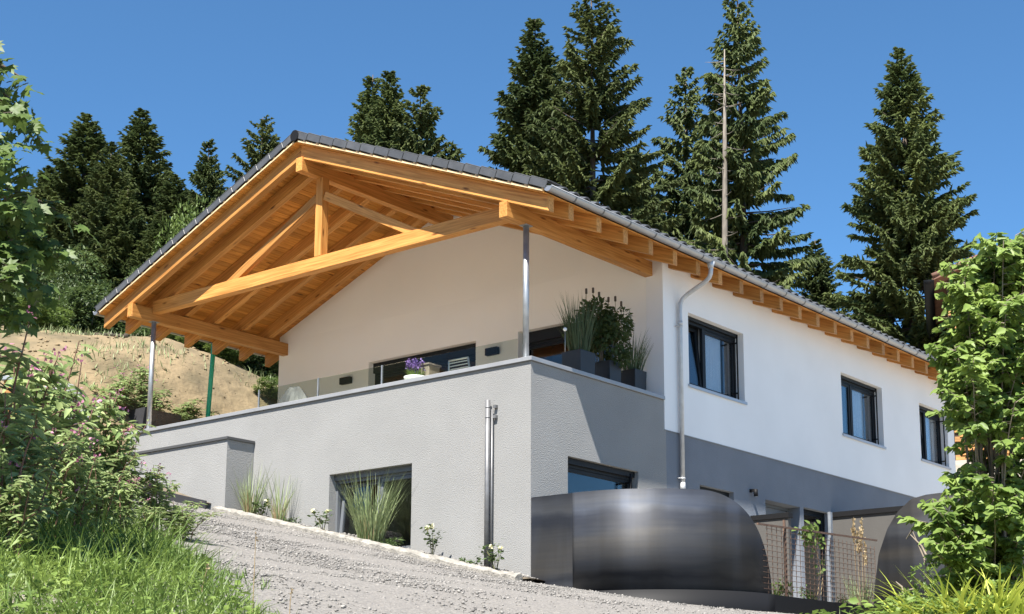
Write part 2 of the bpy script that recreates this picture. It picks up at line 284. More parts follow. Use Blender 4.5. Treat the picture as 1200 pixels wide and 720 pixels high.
# the bare dirt hillside left of and behind the house
def hill_z(u, v):
    z = ground_z(u, v)
    k = np.sin(u * 5.1 + v * 3.3) * np.sin(v * 4.7 - u * 2.1) * .02 + np.sin(u * 2.1 - v * 1.3 + np.sin(v * 2.2)) * .025 + .02 * np.sin(u * 9.1 + 2 * np.sin(v * 7.7)) * np.sin(v * 8.3)
    c = np.array(at(112, 415, 40.)); q = (u - c[0]) * R2[0] + (v - c[1]) * R2[1]; q2 = (u - c[0]) * F2[0] + (v - c[1]) * F2[1]
    scar = -.35 * np.exp(-((q + .25 * np.sin(q * 3)) / 1.9) ** 2) * np.exp(-((q2 + .15 * q + .2 * np.sin(q * 5)) / .35) ** 2)
    e = np.minimum.reduce([u + 4.9, 26 - u, v - 10.6, 33 - v]); fade = np.clip(e / .8, 0, 1)
    return z + (.03 + k + scar) * fade - .12 * (1 - fade)
grid_sheet('dirt_hillside', np.linspace(-4.9, 26, 230), np.linspace(10.6, 33, 170), hill_z, M['dirt'], keep=lambda c: ~((c[:, 0] > 3.2) & (c[:, 0] < 18) & (c[:, 1] < 10.65)))
def hill_pos(N):
    u = rng.uniform(-3.5, 14, N); v = rng.uniform(11.5, 26, N); return np.stack([u, v, hill_z(u, v) + .01], -1)
HSTONES = hill_pos
# the gravel road: along the front of the house, climbing to the left
VS = np.linspace(-16, 12.5, 115)
def road_in(v): return np.interp(v, [-16, -4, -3.35, -2.6, -.9, -.35, .2, 20], [9, 9, 6.2, .35, -.35, -.72, -.74, -.74])
def road_out(v): return np.interp(v, [-16, -12, -4.3, 1.2, 4, 8, 14], [-17, -13.8, -9.2, -6.3, -5.5, -5.2, -5.2])
def road_edge(v): return road_out(v) - 1.3
TT = np.linspace(0, 1, 30); P = []
for v in VS:
    a, b = road_edge(v), road_in(v)
    for k in TT:
        u = a + (b - a) * k; P.append((u, v, float(plane_z(u, v)) + .012 + .02 * math.sin(u * 2.1 + v) * math.sin(v * 1.7) * min(1, 8 * k, 8 * (1 - k))))
n = len(TT); Fc = [(i * n + j, i * n + j + 1, (i + 1) * n + j + 1, (i + 1) * n + j) for i in range(len(VS) - 1) for j in range(n - 1)]
tag(link('gravel_road', np_mesh('gravel_road', P, Fc, True), M['gravel']), kind='structure')
# loose stones on the road: too many to count
def stones(N, size, rndpos):
    V0 = np.array([(1, 0, 0), (-1, 0, 0), (0, 1, 0), (0, -1, 0), (0, 0, 1), (0, 0, -1.)]); F0 = np.array([(0, 2, 4), (2, 1, 4), (1, 3, 4), (3, 0, 4), (2, 0, 5), (1, 2, 5), (3, 1, 5), (0, 3, 5)])
    P = rndpos(N); N = len(P); s = size * (.35 + rng.random(N) ** 3 * 1.6)
    V = V0[None] * (1 + rng.uniform(-.35, .35, (N, 6, 1))) * np.stack([s, s * rng.uniform(.6, 1, N), s * rng.uniform(.4, .75, N)], -1)[:, None]
    a = rng.uniform(0, 6.283, N); c, q = np.cos(a)[:, None], np.sin(a)[:, None]; b = rng.uniform(-.6, .6, N); cb, sb = np.cos(b)[:, None], np.sin(b)[:, None]
    x, y, z = V[..., 0] * cb - V[..., 2] * sb, V[..., 1], V[..., 0] * sb + V[..., 2] * cb
    V = np.stack([x * c - y * q, x * q + y * c, z], -1) + P[:, None]
    return V.reshape(-1, 3), (F0[None] + 6 * np.arange(N)[:, None, None]).reshape(-1, 3)
def road_pos(N):
    v = rng.uniform(-7, 9.5, N); k = rng.random(N); tr_ = np.exp(-((k - .28) / .09) ** 2) + np.exp(-((k - .70) / .09) ** 2) + .35 * (np.sin(v * 1.7 + k * 9) > .4); q_ = rng.random(N) > tr_ * .35; v = v[q_]; k = k[q_]; u = road_out(v) + (road_in(v) - road_out(v)) * k
    return np.stack([u, v, plane_z(u, v) + .015], -1)
V, Fc = stones(44000, .0165, road_pos); tag(link('gravel', np_mesh('gravel', V, Fc), M['stone']), kind='stuff')
V, Fc = stones(2600, .04, hill_pos); tag(link('dirt_clods', np_mesh('dirt_clods', V, Fc), M['dirt']), kind='stuff')
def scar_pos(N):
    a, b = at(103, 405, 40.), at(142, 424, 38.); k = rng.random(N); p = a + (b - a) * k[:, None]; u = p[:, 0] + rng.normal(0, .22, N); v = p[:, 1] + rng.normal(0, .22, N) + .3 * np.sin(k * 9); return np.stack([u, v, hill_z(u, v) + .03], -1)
V, Fc = stones(420, .10, scar_pos); tag(link('scar_shade_clods', np_mesh('scar_shade_clods', V, Fc), M['scar_shade']), kind='stuff')  # dark clods stand in for the shadow under the scar's overhang
# planting strip between kerb and wall, paved court behind the steel screens
def strip_z(u, v): return plane_z(u, v) + .05 + .015 * np.sin(v * 7 + u * 9)
grid_sheet('planting_strip', np.linspace(-.66, .02, 8), np.linspace(-.3, 6.76, 90), strip_z, M['soil'])
def bed_pos(N):
    u = rng.uniform(-.62, -.03, N); v = rng.uniform(-.2, 6.7, N); return np.stack([u, v, strip_z(u, v) + .01], -1)
V, Fc = stones(2500, .03, bed_pos); tag(link('bed_stones', np_mesh('bed_stones', V, Fc), M['stone']), kind='stuff')
c = MB(); arc = [(2.15 - 2.0 * math.cos(t), -.85 - 2.0 * math.sin(t)) for t in np.linspace(0, math.pi / 2, 12)]
c.prism([(.12, -.02, -4.4)] + [(x, y, -4.4) for x, y in arc] + [(6., -2.9, -4.4), (18, -2.9, -4.4), (18, -.02, -4.4)], (0, 0, .5)); tag(c.build('court_paving', M['concrete']), kind='structure')

# kerb of rough pale concrete along the strip; it turns in at the low wall
KP = [(-.20, 6.98), (-.42, 7.10), (-.62, 7.02)] + [(-.72, v) for v in np.arange(6.8, -.41, -.11)]
prof = [(-.085, -.12), (-.085, .07), (-.05, .115), (.05, .12), (.085, .08), (.085, -.12)]; V = []; Fc = []
for i, (u, v) in enumerate(KP):
    a = KP[max(0, i - 1)]; b = KP[min(len(KP) - 1, i + 1)]; d = np.array([b[0] - a[0], b[1] - a[1]]); d /= np.linalg.norm(d); nrm = np.array([-d[1], d[0]])
    for (o_, z) in prof: V.append((u + nrm[0] * (o_ + random.uniform(-.012, .012)), v + nrm[1] * (o_ + random.uniform(-.012, .012)), float(plane_z(u, v)) + z + (random.uniform(-.014, .014) if z > 0 else 0)))
m_ = len(prof)
for i in range(len(KP) - 1): Fc += [(i * m_ + k, i * m_ + (k + 1) % m_, (i + 1) * m_ + (k + 1) % m_, (i + 1) * m_ + k) for k in range(m_)]
o = MB().add(V, Fc + [tuple(range(m_))[::-1], tuple(range((len(KP) - 1) * m_, len(KP) * m_))]).build('kerb', M['concrete'])
tag(o, 'rough pale concrete kerb running down the road in front of the grey wall', 'kerb')
e = MB()
for v in np.arange(7.15, 10.4, .5): e.add([(u_, v_, float(plane_z(u_, v_)) + z_) for z_ in (-.1, .17) for (u_, v_) in ((-.80, v), (-.77, v), (-.77, v + .499), (-.80, v + .499))], [(3, 2, 1, 0), (4, 5, 6, 7), (0, 1, 5, 4), (1, 2, 6, 5), (2, 3, 7, 6), (3, 0, 4, 7)])
tag(e.build('edging_strip', M['darkmetal']), 'dark metal edging strip at the foot of the low grey wall', 'edging')
def es_z(u, v): return plane_z(u, v) + .13 + .25 * sstep((v - 7) / 3.2) * sstep((u + .78) / .12)
grid_sheet('edging_soil', np.linspace(-.775, -.655, 4), np.linspace(7.15, 10.4, 20), es_z, M['soil'])
# ---------------------------------------------------------------- the house
D = 3.92; WL = 10.79; WB = 10.6; LEN = 17.35; RIDGE = 5.34; SL = .393
house = thing('house', 'white and grey hillside house with an open timber gable roof over its corner terrace', 'house')
def deck_z(v): return 4.89 - SL * abs(v - RIDGE)
PF = lambda a, n, z: Vector((-n, a, z))          # front plane, outward -X
PB = lambda a, n, z: Vector((D - n, a, z))       # terrace back wall
PR = lambda a, n, z: Vector((a, -n, z))          # right long wall, outward -Y
def wall(name, P, a0, a1, z0, z1, holes, matl, th=.36, rec=.16, n0=0., parent=None, back=True, edges=True):
    A = sorted({a0, a1, *[h[0] for h in holes], *[h[1] for h in holes]}); Zs = sorted({z0, z1, *[h[2] for h in holes], *[h[3] for h in holes]})
    A = [a for a in A if a0 <= a <= a1]; Zs = [z for z in Zs if z0 <= z <= z1]; b = MB()
    inh = lambda a, z: any(h[0] < a < h[1] and h[2] < z < h[3] for h in holes)
    for i in range(len(A) - 1):
        for j in range(len(Zs) - 1):
            if inh((A[i] + A[i + 1]) / 2, (Zs[j] + Zs[j + 1]) / 2): continue
            for n_ in ((n0, -th) if back else (n0,)): b.quad(P(A[i], n_, Zs[j]), P(A[i + 1], n_, Zs[j]), P(A[i + 1], n_, Zs[j + 1]), P(A[i], n_, Zs[j + 1]))
    for (h0, h1, g0, g1) in holes:
        g1 = min(g1, z1)
        for (p, q) in (((h0, g0), (h0, g1)), ((h1, g0), (h1, g1)), ((h0, g0), (h1, g0)), ((h0, g1), (h1, g1))): b.quad(P(p[0], n0, p[1]), P(q[0], n0, q[1]), P(q[0], -th, q[1]), P(p[0], -th, p[1]))
    if edges:
        for (p, q) in (((a0, z0), (a0, z1)), ((a1, z0), (a1, z1)), ((a0, z1), (a1, z1)), ((a0, z0), (a1, z0))): b.quad(P(p[0], n0, p[1]), P(q[0], n0, q[1]), P(q[0], -th, q[1]), P(p[0], -th, p[1]))
    return link(name, b.mesh(name), matl, parent or house)
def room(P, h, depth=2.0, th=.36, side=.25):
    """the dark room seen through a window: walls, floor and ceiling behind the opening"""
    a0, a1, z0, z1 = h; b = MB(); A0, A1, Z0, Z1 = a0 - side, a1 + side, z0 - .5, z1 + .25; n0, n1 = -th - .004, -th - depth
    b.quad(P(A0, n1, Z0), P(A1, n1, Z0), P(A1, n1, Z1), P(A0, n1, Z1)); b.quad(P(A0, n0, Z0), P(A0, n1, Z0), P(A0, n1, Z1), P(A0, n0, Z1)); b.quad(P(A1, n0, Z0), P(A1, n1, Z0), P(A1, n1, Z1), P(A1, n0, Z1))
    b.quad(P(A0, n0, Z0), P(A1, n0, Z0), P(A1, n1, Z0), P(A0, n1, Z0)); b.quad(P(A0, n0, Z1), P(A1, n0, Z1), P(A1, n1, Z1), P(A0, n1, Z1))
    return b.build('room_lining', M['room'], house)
def frame_rect(P, a0, a1, z0, z1, n0, n1, w):
    b = MB()
    b.mbox(P, (a0, n0, z0), (a0 + w, n1, z1)); b.mbox(P, (a1 - w, n0, z0), (a1, n1, z1)); b.mbox(P, (a0 + w, n0, z0), (a1 - w, n1, z0 + w)); b.mbox(P, (a0 + w, n0, z1 - w), (a1 - w, n1, z1)); return b
def tiltP(P, zb, ang):                          # leans a sash inwards about its lower edge
    return lambda a, n, z: P(a, n - (z - zb) * math.sin(ang), zb + (z - zb) * math.cos(ang))
def window(P, h, splits, fm='anth', rec=.17, head=.0, sill=True, tilt=None, curtain=None, guide=None, rd=2.0, rs=.25):
    """splits: fractions where the sashes part"""
    a0, a1, z0, z1 = h; fw = .05
    f = frame_rect(P, a0 + .003, a1 - .003, z0 + .003, z1 - .003 - head, -rec - .07, -rec, fw)
    if head: f.mbox(P, (a0 + .003, -rec - .07, z1 - head - .002), (a1 - .003, -rec + .06, z1 - .003))
    cuts = [0] + splits + [1]; W_ = a1 - a0 - 2 * fw
    for s in splits: x = a0 + fw + W_ * s; f.mbox(P, (x - .03, -rec - .068, z0 + fw), (x + .03, -rec - .002, z1 - head - fw))
    wd = f.build('window', M[fm], house)
    for i in range(len(cuts) - 1):
        x0 = a0 + fw + W_ * cuts[i] + (.03 if i else 0) + .004; x1 = a0 + fw + W_ * cuts[i + 1] - (.03 if i < len(cuts) - 2 else 0) - .004
        Q = tiltP(P, z0 + fw, R(5)) if tilt == i else P; sw = .065
        s = frame_rect(Q, x0, x1, z0 + fw + .004, z1 - head - fw - .004, -rec - .085, -rec - .015, sw); so_ = s.build('sash', M[fm], wd, .004)
        g = MB(); g.mbox(Q, (x0 + sw - .005, -rec - .055, z0 + fw + sw - .005), (x1 - sw + .005, -rec - .04, z1 - head - fw - sw + .005)); g.build('pane', M['pane'], wd)
    if curtain:
        for (c0, c1) in curtain:
            V = []; n = 26; Fc = []
            for k in range(n + 1):
                a = a0 + (a1 - a0) * (c0 + (c1 - c0) * k / n); nn = -rec - .13 - .02 * math.sin(k * 1.9)
                V += [P(a, nn, z0 - .1), P(a, nn, z1 + .1)]
                if k: Fc.append((2 * k - 2, 2 * k, 2 * k + 1, 2 * k - 1))
            link('curtain', MB().add(V, Fc, True).mesh('curtain'), M['curtain'], wd)
    if sill:
        s = MB(); s.mbox(P, (a0 - .04, -rec, z0 - .035), (a1 + .04, .045, z0 - .002)); s.mbox(P, (a0 - .04, .043, z0 - .06), (a1 + .04, .052, z0 - .002)); s.build('sill', M['sill'], wd)
    if guide:
        g = MB(); x = a0 + (a1 - a0) * guide; g.tube([P(x, -.03, z0), P(x, -.03, z1 - .06)], .017, 8)
        for zz in (z0 + .16, z1 - .22): g.mbox(P, (x - .012, -rec, zz - .015), (x + .012, -.03, zz + .015))
        g.build('shutter_guide', M['black'], wd)
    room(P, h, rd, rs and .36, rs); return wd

# openings
H_F = (2.63, 4.675, -3.02, -1.50)
H_R = [(4.78, 6.84, .38, 1.79), (11.10, 13.19, .38, 1.79), (15.27, 16.95, .38, 1.79)]
H_L = [(.99, 3.07, -3.3, -1.52), (5.11, 6.35, -3.3, -1.50)]
H_D = (7.58, 9.02, -3.9, -1.50); H_G = (9.18, 10.34, -3.6, -1.48)
H_B = [(4.59, 7.68, -.35, 1.79), (1.05, 3.47, -.35, 1.79)]
wall('terrace_wall', PF, 0, WL, -4.6, -.075, [H_F], M['stucco'], edges=False)
wall('lower_wall', PR, .0, D + .06, -4.8, -.075, [H_L[0]], M['stucco'], edges=False)
wall('lower_wall', PR, D + .06, LEN, -4.8, -.62, [H_L[1], H_D, H_G], M['stucco_low'])
wall('upper_wall', PR, D, LEN, -.62, 2.775, H_R, M['white'], n0=.018, th=.36)
b = MB(); b.mbox(PR, (D + .002, -.02, -.634), (LEN, .024, -.622)); b.build('drip_edge', M['coping'], house)
bw = wall('terrace_back_wall', PB, .362, WB, -.40, 2.70, H_B, M['white_bounce'], th=.34)
g = MB(); g.prism([(D + .002, .362, 2.70), (D + .002, WB, 2.70)] + [(D + .002, v, deck_z(v) - .004) for v in (WB, RIDGE, .362)], (.33, 0, 0)); g.prism([(D + .002, -.016, 2.778), (D + .002, .36, 2.778), (D + .002, .36, deck_z(.36) - .004)], (.33, 0, 0)); g.build('gable_wall', M['white_bounce'], house)
b = MB(); b.mbox(PR, (D + .36, -WB + .0, -4.4), (LEN, -WB + .3, 2.70)); b.build('side_wall', M['white'], house)
b = MB(); b.prism([(LEN - .34, .37, -4.6), (LEN - .34, WB - .01, -4.6)] + [(LEN - .34, v, deck_z(v) - .02) for v in (WB - .01, RIDGE, .37)], (.33, 0, 0)); b.build('rear_wall', M['white'], house)
b = MB(); b.box((.37, .37, -.55), (D + .38, WL - .02, -.35)); b.build('terrace_floor', M['terrace'], house)
b = MB(); b.box((D + .40, .40, -.42), (LEN - .4, WB - .35, -.36)); b.build('storey_floor', M['room'], house)
# left and inner ends of the terrace walls
b = MB(); b.box((.37, WL - .36, -4.0), (D, WL, -.075)); b.build('terrace_end_wall', M['stucco'], house)
# coping on the parapet, mitred at the corner
c = MB(); c.prism([(-.04, -.04, -.07), (-.04, WL + .03, -.07), (.40, WL + .03, -.07), (.40, .40, -.07), (D - .004, .40, -.07), (D - .004, -.04, -.07)], (0, 0, .07)); c.build('coping', M['coping'], house, .004)
# windows
window(PF, H_F, [.47], 'anth2', tilt=1, head=.1, rd=1.6)
window(PR, H_R[0], [.40], rs=.01, tilt=0, head=.07, curtain=[(.42, .80)], guide=.915)
window(PR, H_R[1], [.40], head=.07, curtain=[(.0, .3), (.42, .8)], guide=.9)
window(PR, H_R[2], [.42], tilt=0, head=.07, curtain=[(.45, .9)], guide=.93)
window(PR, H_L[0], [], head=.1, rec=.14, guide=.9, rd=1.6)
window(PR, H_L[1], [.5], head=.1)
for h in H_B: window(PB, h, [.48], head=.22, sill=False, rec=.2, rd=.95, rs=.15)
# entrance: recessed dark door, glazed panel beside the pier
d = frame_rect(PR, 7.585, 9.015, -3.9, -1.505, -.33, -.27, .06); dr = d.build('door', M['anth2'], house)
b = MB(); b.mbox(PR, (7.65, -.335, -3.88), (8.95, -.29, -1.57)); b.build('door_leaf', M['anth2'], dr, .004)
b = MB(); b.tube([PR(7.86, -.22, -3.1), PR(7.86, -.22, -2.3)], .017, 8)
for z in (-3.0, -2.4): b.tube([PR(7.86, -.295, z), PR(7.86, -.22, z)], .01, 6)
b.build('door_handle', M['galv'], dr)
window(PR, H_G, [], sill=False, head=.0, rec=.12)

# ---- roof: deck boards, rafters, purlins, truss, tiles, gutters
roof = bpy.data.objects.new('roof', None); COL.objects.link(roof); roof.parent = house
U0, U1 = -.35, LEN + .45; VT = RIDGE + .64                       # half span to the eaves
RL = math.hypot(VT, VT * SL); ang = math.atan(SL)
def beam_mesh(name, L, w, h, bev=.006):                          # long axis local X, from 0 to L
    b = MB(); b.box((0, 0, 0), (L, w, h)); return b.mesh(name, bev)
for s in (0, 1):                                                   # board deck
    n = 48; wv = VT / n; bm_ = MB(); bm_.box((0, 0, 0), (U1 - U0 + .13, wv / math.cos(ang) - .004, .022)); pm = bm_.mesh('plank', .003); pm.materials.append(M['plank'])
    for k in range(n):
        v = RIDGE - (k + 1) * wv if s == 0 else RIDGE + k * wv
        mw = Matrix.Translation((U0 - .13, v, deck_z(v))) @ Matrix.Rotation(ang if s == 0 else -ang, 4, 'X')
        link('plank', pm, None, roof, mw)
# rafters: plumb-cut ends, profile in the YZ plane, object X along the rafter so that the grain follows it
def rafter_mesh(s, w=.14, hgt=.27):
    # local: X down the slope from ridge (0) to eaves; Y = thickness; Z normal to slope
    L = VT / math.cos(ang); hz = hgt * math.cos(ang); k = hgt * math.sin(ang)
    o = [(0, 0), (L, 0), (L + k, -hz), (k, -hz)]
    b = MB(); b.prism([(x, 0, z) for x, z in o], (0, w, 0)); return b.mesh('rafter', .005)
us = [U0] + [.19 + .785 * k for k in range(22)] + [U1 - .14]
for s in (-1, 1):
    rm = rafter_mesh(s); rm.materials.append(M['wood'])
    for u in us:
        # X axis: down slope, Y axis: +/-u, Z: up normal
        X = Vector((0, s * math.cos(ang), -math.sin(ang))); Z = Vector((0, s * math.sin(ang), math.cos(ang))); Y = Z.cross(X)
        org = Vector((u if Y.x > 0 else u + .14, RIDGE + s * .001, 4.888))
        link('rafter', rm, None, roof, Matrix(((X.x, Y.x, Z.x, org.x), (X.y, Y.y, Z.y, org.y), (X.z, Y.z, Z.z, org.z), (0, 0, 0, 1))))
pm = beam_mesh('purlin', D + .40, .172, .276); pm.materials.append(M['wood'])
for v, z in ((.207, 2.35), (10.30, 2.35), (RIDGE - .086, 4.35)): link('purlin', pm, None, roof, Matrix.Translation((-.39, v, z)))
def beam_between(name, p, q, w, h, up=Vector((0, 0, 1)), bev=.006, parent=None):
    p, q = Vector(p), Vector(q); X = (q - p).normalized(); Y = up.cross(X).normalized(); Z = X.cross(Y); b = MB(); b.box((0, -w / 2, -h / 2), ((q - p).length, w / 2, h / 2))
    return link(name, b.mesh(name, bev), M['wood'], parent or roof, Matrix(((X.x, Y.x, Z.x, p.x), (X.y, Y.y, Z.y, p.y), (X.z, Y.z, Z.z, p.z), (0, 0, 0, 1))))
TU = .19
beam_between('tie_beam', (TU, .39, 2.645), (TU, 10.29, 2.645), .18, .265)
beam_between('king_post', (TU, RIDGE - .05, 2.78), (TU, RIDGE - .05, 4.352), .178, .18, Vector((1, 0, 0)))
beam_between('strut', (TU, RIDGE - .16, 3.98), (TU, 2.72, 2.70), .12, .17); beam_between('strut', (TU, RIDGE + .06, 3.98), (TU, 7.96, 2.70), .12, .17)
# battens show as pale ends under the verge tiles, a counter batten runs up the verge
PITCH = .385; nT = 17
for s in (-1, 1):
    X = Vector((0, s * math.cos(ang), -math.sin(ang))); Z = Vector((0, s * math.sin(ang), math.cos(ang)))
    Y = Z.cross(X)
    def MW(u, d, h): p = Vector((u, RIDGE, 4.912)) + X * d + Z * h; return Matrix(((X.x, Y.x, Z.x, p.x), (X.y, Y.y, Z.y, p.y), (X.z, Y.z, Z.z, p.z), (0, 0, 0, 1)))
    sg = 1 if Y.x > 0 else -1
    cb = MB(); cb.box((.05, 0, .001), (RL - .02, sg * .05, .036)); link('counter_batten', cb.mesh('counter_batten', .002), M['batten'], roof, MW(U0 - .145, 0, 0))
    bb = MB(); bb.box((0, 0, 0), (.045, sg * (U1 - U0 + .14), .028)); bmsh = bb.mesh('batten'); bmsh.materials.append(M['batten'])
    # verge tile: top plate, skirt and a rolled lower edge; a plain field tile
    vt = MB(); vt.box((0, 0, .128), (PITCH + .03, sg * .34, .146)); vt.box((0, 0, .0), (PITCH - .012, sg * .022, .1275)); vtm = vt.mesh('verge_tile', .005); vtm.materials.append(M['tile'])
    off = RL + .05 - nT * PITCH
    fld = MB(); w_ = .30; nu = int((U1 - U0 - .3) / w_)
    for k in range(nT):
        d = off + k * PITCH
        link('batten', bmsh, None, roof, MW(U0 - .150, d + PITCH - .10, .037))
        link('verge_tile', vtm, None, roof, MW(U0 - .17, d, .066) @ Matrix.Rotation(R(2.8), 4, 'Y'))
        for j in range(nu):
            u0 = .18 + j * w_; last = k == nT - 1
            if last: continue
            a, h0, h1 = d, .052, .075
            prf = [(0, .0), (.06, .028), (.12, .0), (.15, .0), (.21, .028), (.27, .0), (.30, .0)]
            vs = []; 
            for (x_, z_) in ((a - .02, .12), (a + PITCH + .03, .148)):
                for (q, hh) in prf: vs.append((x_, sg * (u0 + q), z_ + hh))
            npf = len(prf); fld.add(vs, [(i, i + 1, npf + i + 1, npf + i) for i in range(npf - 1)])
    tag(link('tile_field', fld.mesh('tile_field'), M['tile'], roof, MW(U0, 0, 0)), kind='stuff')
    # the lowest course, tile by tile: this is what shows over the gutter
    et = MB(); prf = [(0, .0), (.05, .035), (.10, .05), (.15, .035), (.20, .0), (.25, -.008), (.30, .0)]; vs = []
    for (x_, z_) in ((-.02, .12), (PITCH + .035, .148), (PITCH + .035, .125)):
        for (q, hh) in prf: vs.append((x_, sg * q * .985, z_ + hh))
    npf = len(prf); et.add(vs, [(r * npf + i, r * npf + i + 1, (r + 1) * npf + i + 1, (r + 1) * npf + i) for r in (0, 1) for i in range(npf - 1)]); etm = et.mesh('eaves_tile'); etm.materials.append(M['tile'])
    for j in range(nu): link('eaves_tile', etm, None, roof, MW(U0 + .18 + j * w_, off + (nT - 1) * PITCH, 0))
# ridge caps
rc = MB(); n = 9; vs = []
for x in (0, .40):
    r = .10 if x == 0 else .112
    for k in range(n + 1): t = math.pi * (1.16 * k / n - .08); vs.append((x, math.cos(t) * r * 1.15, math.sin(t) * r))
rc.add(vs, [(k, k + 1, n + 2 + k, n + 1 + k) for k in range(n)], True); rcm = rc.mesh('ridge_cap'); rcm.materials.append(M['tile'])
for k in range(47): link('ridge_cap', rcm, None, roof, Matrix.Translation((U0 - .165 + k * .385, RIDGE, 5.03)))
e = MB(); e.tube([(U0 - .185, RIDGE, 5.02), (U0 - .16, RIDGE, 5.02)], .108, 20); e.build('ridge_end_disc', M['black'], roof)
# gutters: half-round channel with brackets, closed at the ends
for s, v in ((-1, -.745), (1, 2 * RIDGE + .745)):
    r = .078; zg = 2.615; n = 10; ga = MB(); vs = []
    for rr in (r, r - .006):
        for u in (U0 - .16, U1 + .08):
            for k in range(n + 1): t = math.pi + math.pi * k / n; vs.append((u, v + math.cos(t) * rr, zg + math.sin(t) * rr))
    m = n + 1; fs = [(k, k + 1, m + k + 1, m + k) for k in range(n)] + [(2 * m + k + 1, 2 * m + k, 3 * m + k, 3 * m + k + 1) for k in range(n)]
    ga.add(vs, fs, True); ga.add([(U0 - .16, v + math.cos(math.pi + math.pi * k / n) * r, zg + math.sin(math.pi + math.pi * k / n) * r) for k in range(n + 1)], [tuple(range(n + 1))])
    ga.tube([(U0 - .162, v - s * -r, zg), (U1 + .08, v - s * -r, zg)], .011, 8)
    gt = ga.build('gutter', M['zinc'], roof)
    bk = MB(); vs = []
    for u in (0, .028):
        for rr in (r + .006, r - .002):
            for k in range(n + 1): t = math.pi + math.pi * k / n; vs.append((u, math.cos(t) * rr, math.sin(t) * rr))
    fs = [(k, k + 1, 2 * m + k + 1, 2 * m + k) for k in range(n)] + [(k, k + 1, m + k + 1, m + k) for k in range(n)] + [(2 * m + k, 2 * m + k + 1, 3 * m + k + 1, 3 * m + k) for k in range(n)]
    bk.add(vs, fs); bk.box((.0, s * -.10, .0), (.028, s * -.17, .012)); bkm = bk.mesh('gutter_bracket'); bkm.materials.append(M['zinc2'])
    for k in range(22): link('gutter_bracket', bkm, None, gt, Matrix.Translation((.16 + .785 * k, v, zg)))
    fb = MB(); vv = v - s * .105; fb.box((U0 + .15, vv - .012, zg + .02), (U1, vv + .012, zg + .06)); fb.build('eaves_flashing', M['zinc'], roof)
# posts, downpipe, vent pipe, railing
for v in (.262, 10.33):
    p = MB(); p.tube([(.19, v, .012), (.19, v, 2.34)], .052, 20); po = p.build('steel_post', M['galv'], house); f = MB(); f.box((.10, v - .09, .0), (.28, v + .09, .012)); f.box((.10, v - .075, 2.338), (.28, v + .075, 2.349)); f.build('post_plate', M['galv'], po)
dp = MB()
def bez(a, b, c, d, n): return [a * (1 - t) ** 3 + b * 3 * t * (1 - t) ** 2 + c * 3 * t * t * (1 - t) + d * t ** 3 for t in [i / n for i in range(n + 1)]]
path = [Vector(q) for q in ((4.46, -.745, 2.55), (4.46, -.745, 2.42), (4.46, -.735, 2.34), (4.47, -.70, 2.28), (4.48, -.62, 2.225), (4.48, -.40, 2.13), (4.46, -.22, 2.04), (4.43, -.13, 1.96), (4.40, -.09, 1.86), (4.39, -.085, 1.74), (4.39, -.085, 1.5), (4.39, -.085, -1.66))]
dp.tube(path, .043, 14); dp.tube([(4.46, -.745, 2.57), (4.46, -.745, 2.44)], [.08, .045], 14); dp.tube([(4.39, -.085, 1.52), (4.39, -.085, 1.44)], .048, 14); dp.tube([(4.39, -.085, -1.56), (4.39, -.085, -1.72)], [.047, .054], 14); dp.tube([(4.39, -.085, -1.70), (4.39, -.085, -3.9)], .043, 14)
dpo = dp.build('downpipe', M['pipe'], house)
for z in (1.40, -1.50):
    cl = MB(); cl.tube([(4.39, -.085, z), (4.39, -.085, z + .03)], .05, 14); cl.tube([(4.30, -.085, z + .015), (4.30, -.02, z + .015)], .008, 6); cl.tube([(4.39, -.085, z + .015), (4.30, -.085, z + .015)], .008, 6); cl.build('pipe_clip', M['pipe'], dpo)
vp = MB(); vp.tube([(-.09, .845, -3.72), (-.09, .845, -.64)], .044, 16); 
vp.tube([(-.055, .778, -3.72), (-.055, .778, -.80)], .018, 10); vpo = vp.build('vent_pipe', M['vent'], house)
for z in (-.95, -.78):
    cl = MB(); cl.tube([(-.09, .845, z), (-.09, .845, z + .03)], .045, 14); cl.box((-.06, .70, z), (-.002, .76, z + .05)); cl.build('pipe_clip', M['vent'], vpo)
rl = bpy.data.objects.new('glass_railing', None); COL.objects.link(rl); rl.parent = house
ed = [.36, 1.9, 3.5, 5.15, 6.8]
for a, b_ in zip(ed[:-1], ed[1:]):
    g = MB(); g.box((.094, a + .008, .004), (.106, b_ - .008, .375)); g.build('glass_panel', M['bglass'], rl)
for v in ed[2:]:
    g = MB(); g.box((.085, v - .012, 0), (.115, v + .012, .385 if v > 3 else .1)); g.build('railing_post', M['galv'], rl)
# wall lamps
for (y, z, lab) in ((8.32, 1.46, 'black box wall lamp left of the wide terrace window'), (4.10, 1.475, 'black box wall lamp between the two terrace windows')):
    t = thing('wall_lamp', lab, 'wall lamp', (D, y, z)); b = MB(); b.box((-.11, -.16, -.075), (-.012, .16, .075)); b.build('lamp_housing', M['black'], t, .008); b = MB(); b.box((-.012, -.1, -.05), (-.001, .1, .05)); b.build('wall_plate', M['black'], t)
t = thing('wall_lamp', 'small black spot lamp on the shaded grey wall beside the entrance', 'wall lamp', (6.98, 0, -1.40)); b = MB(); b.tube([(0, -.13, .02), (0, -.13, -.12)], .042, 14); b.build('lamp_housing', M['black'], t); b = MB(); b.box((-.03, -.1, -.03), (.03, -.002, .03)); b.build('wall_plate', M['black'], t)
b = MB(); b.tube([(.0, -.13, -.121), (0, -.13, -.128)], .036, 14); b.build('lens', M['galv'], t)
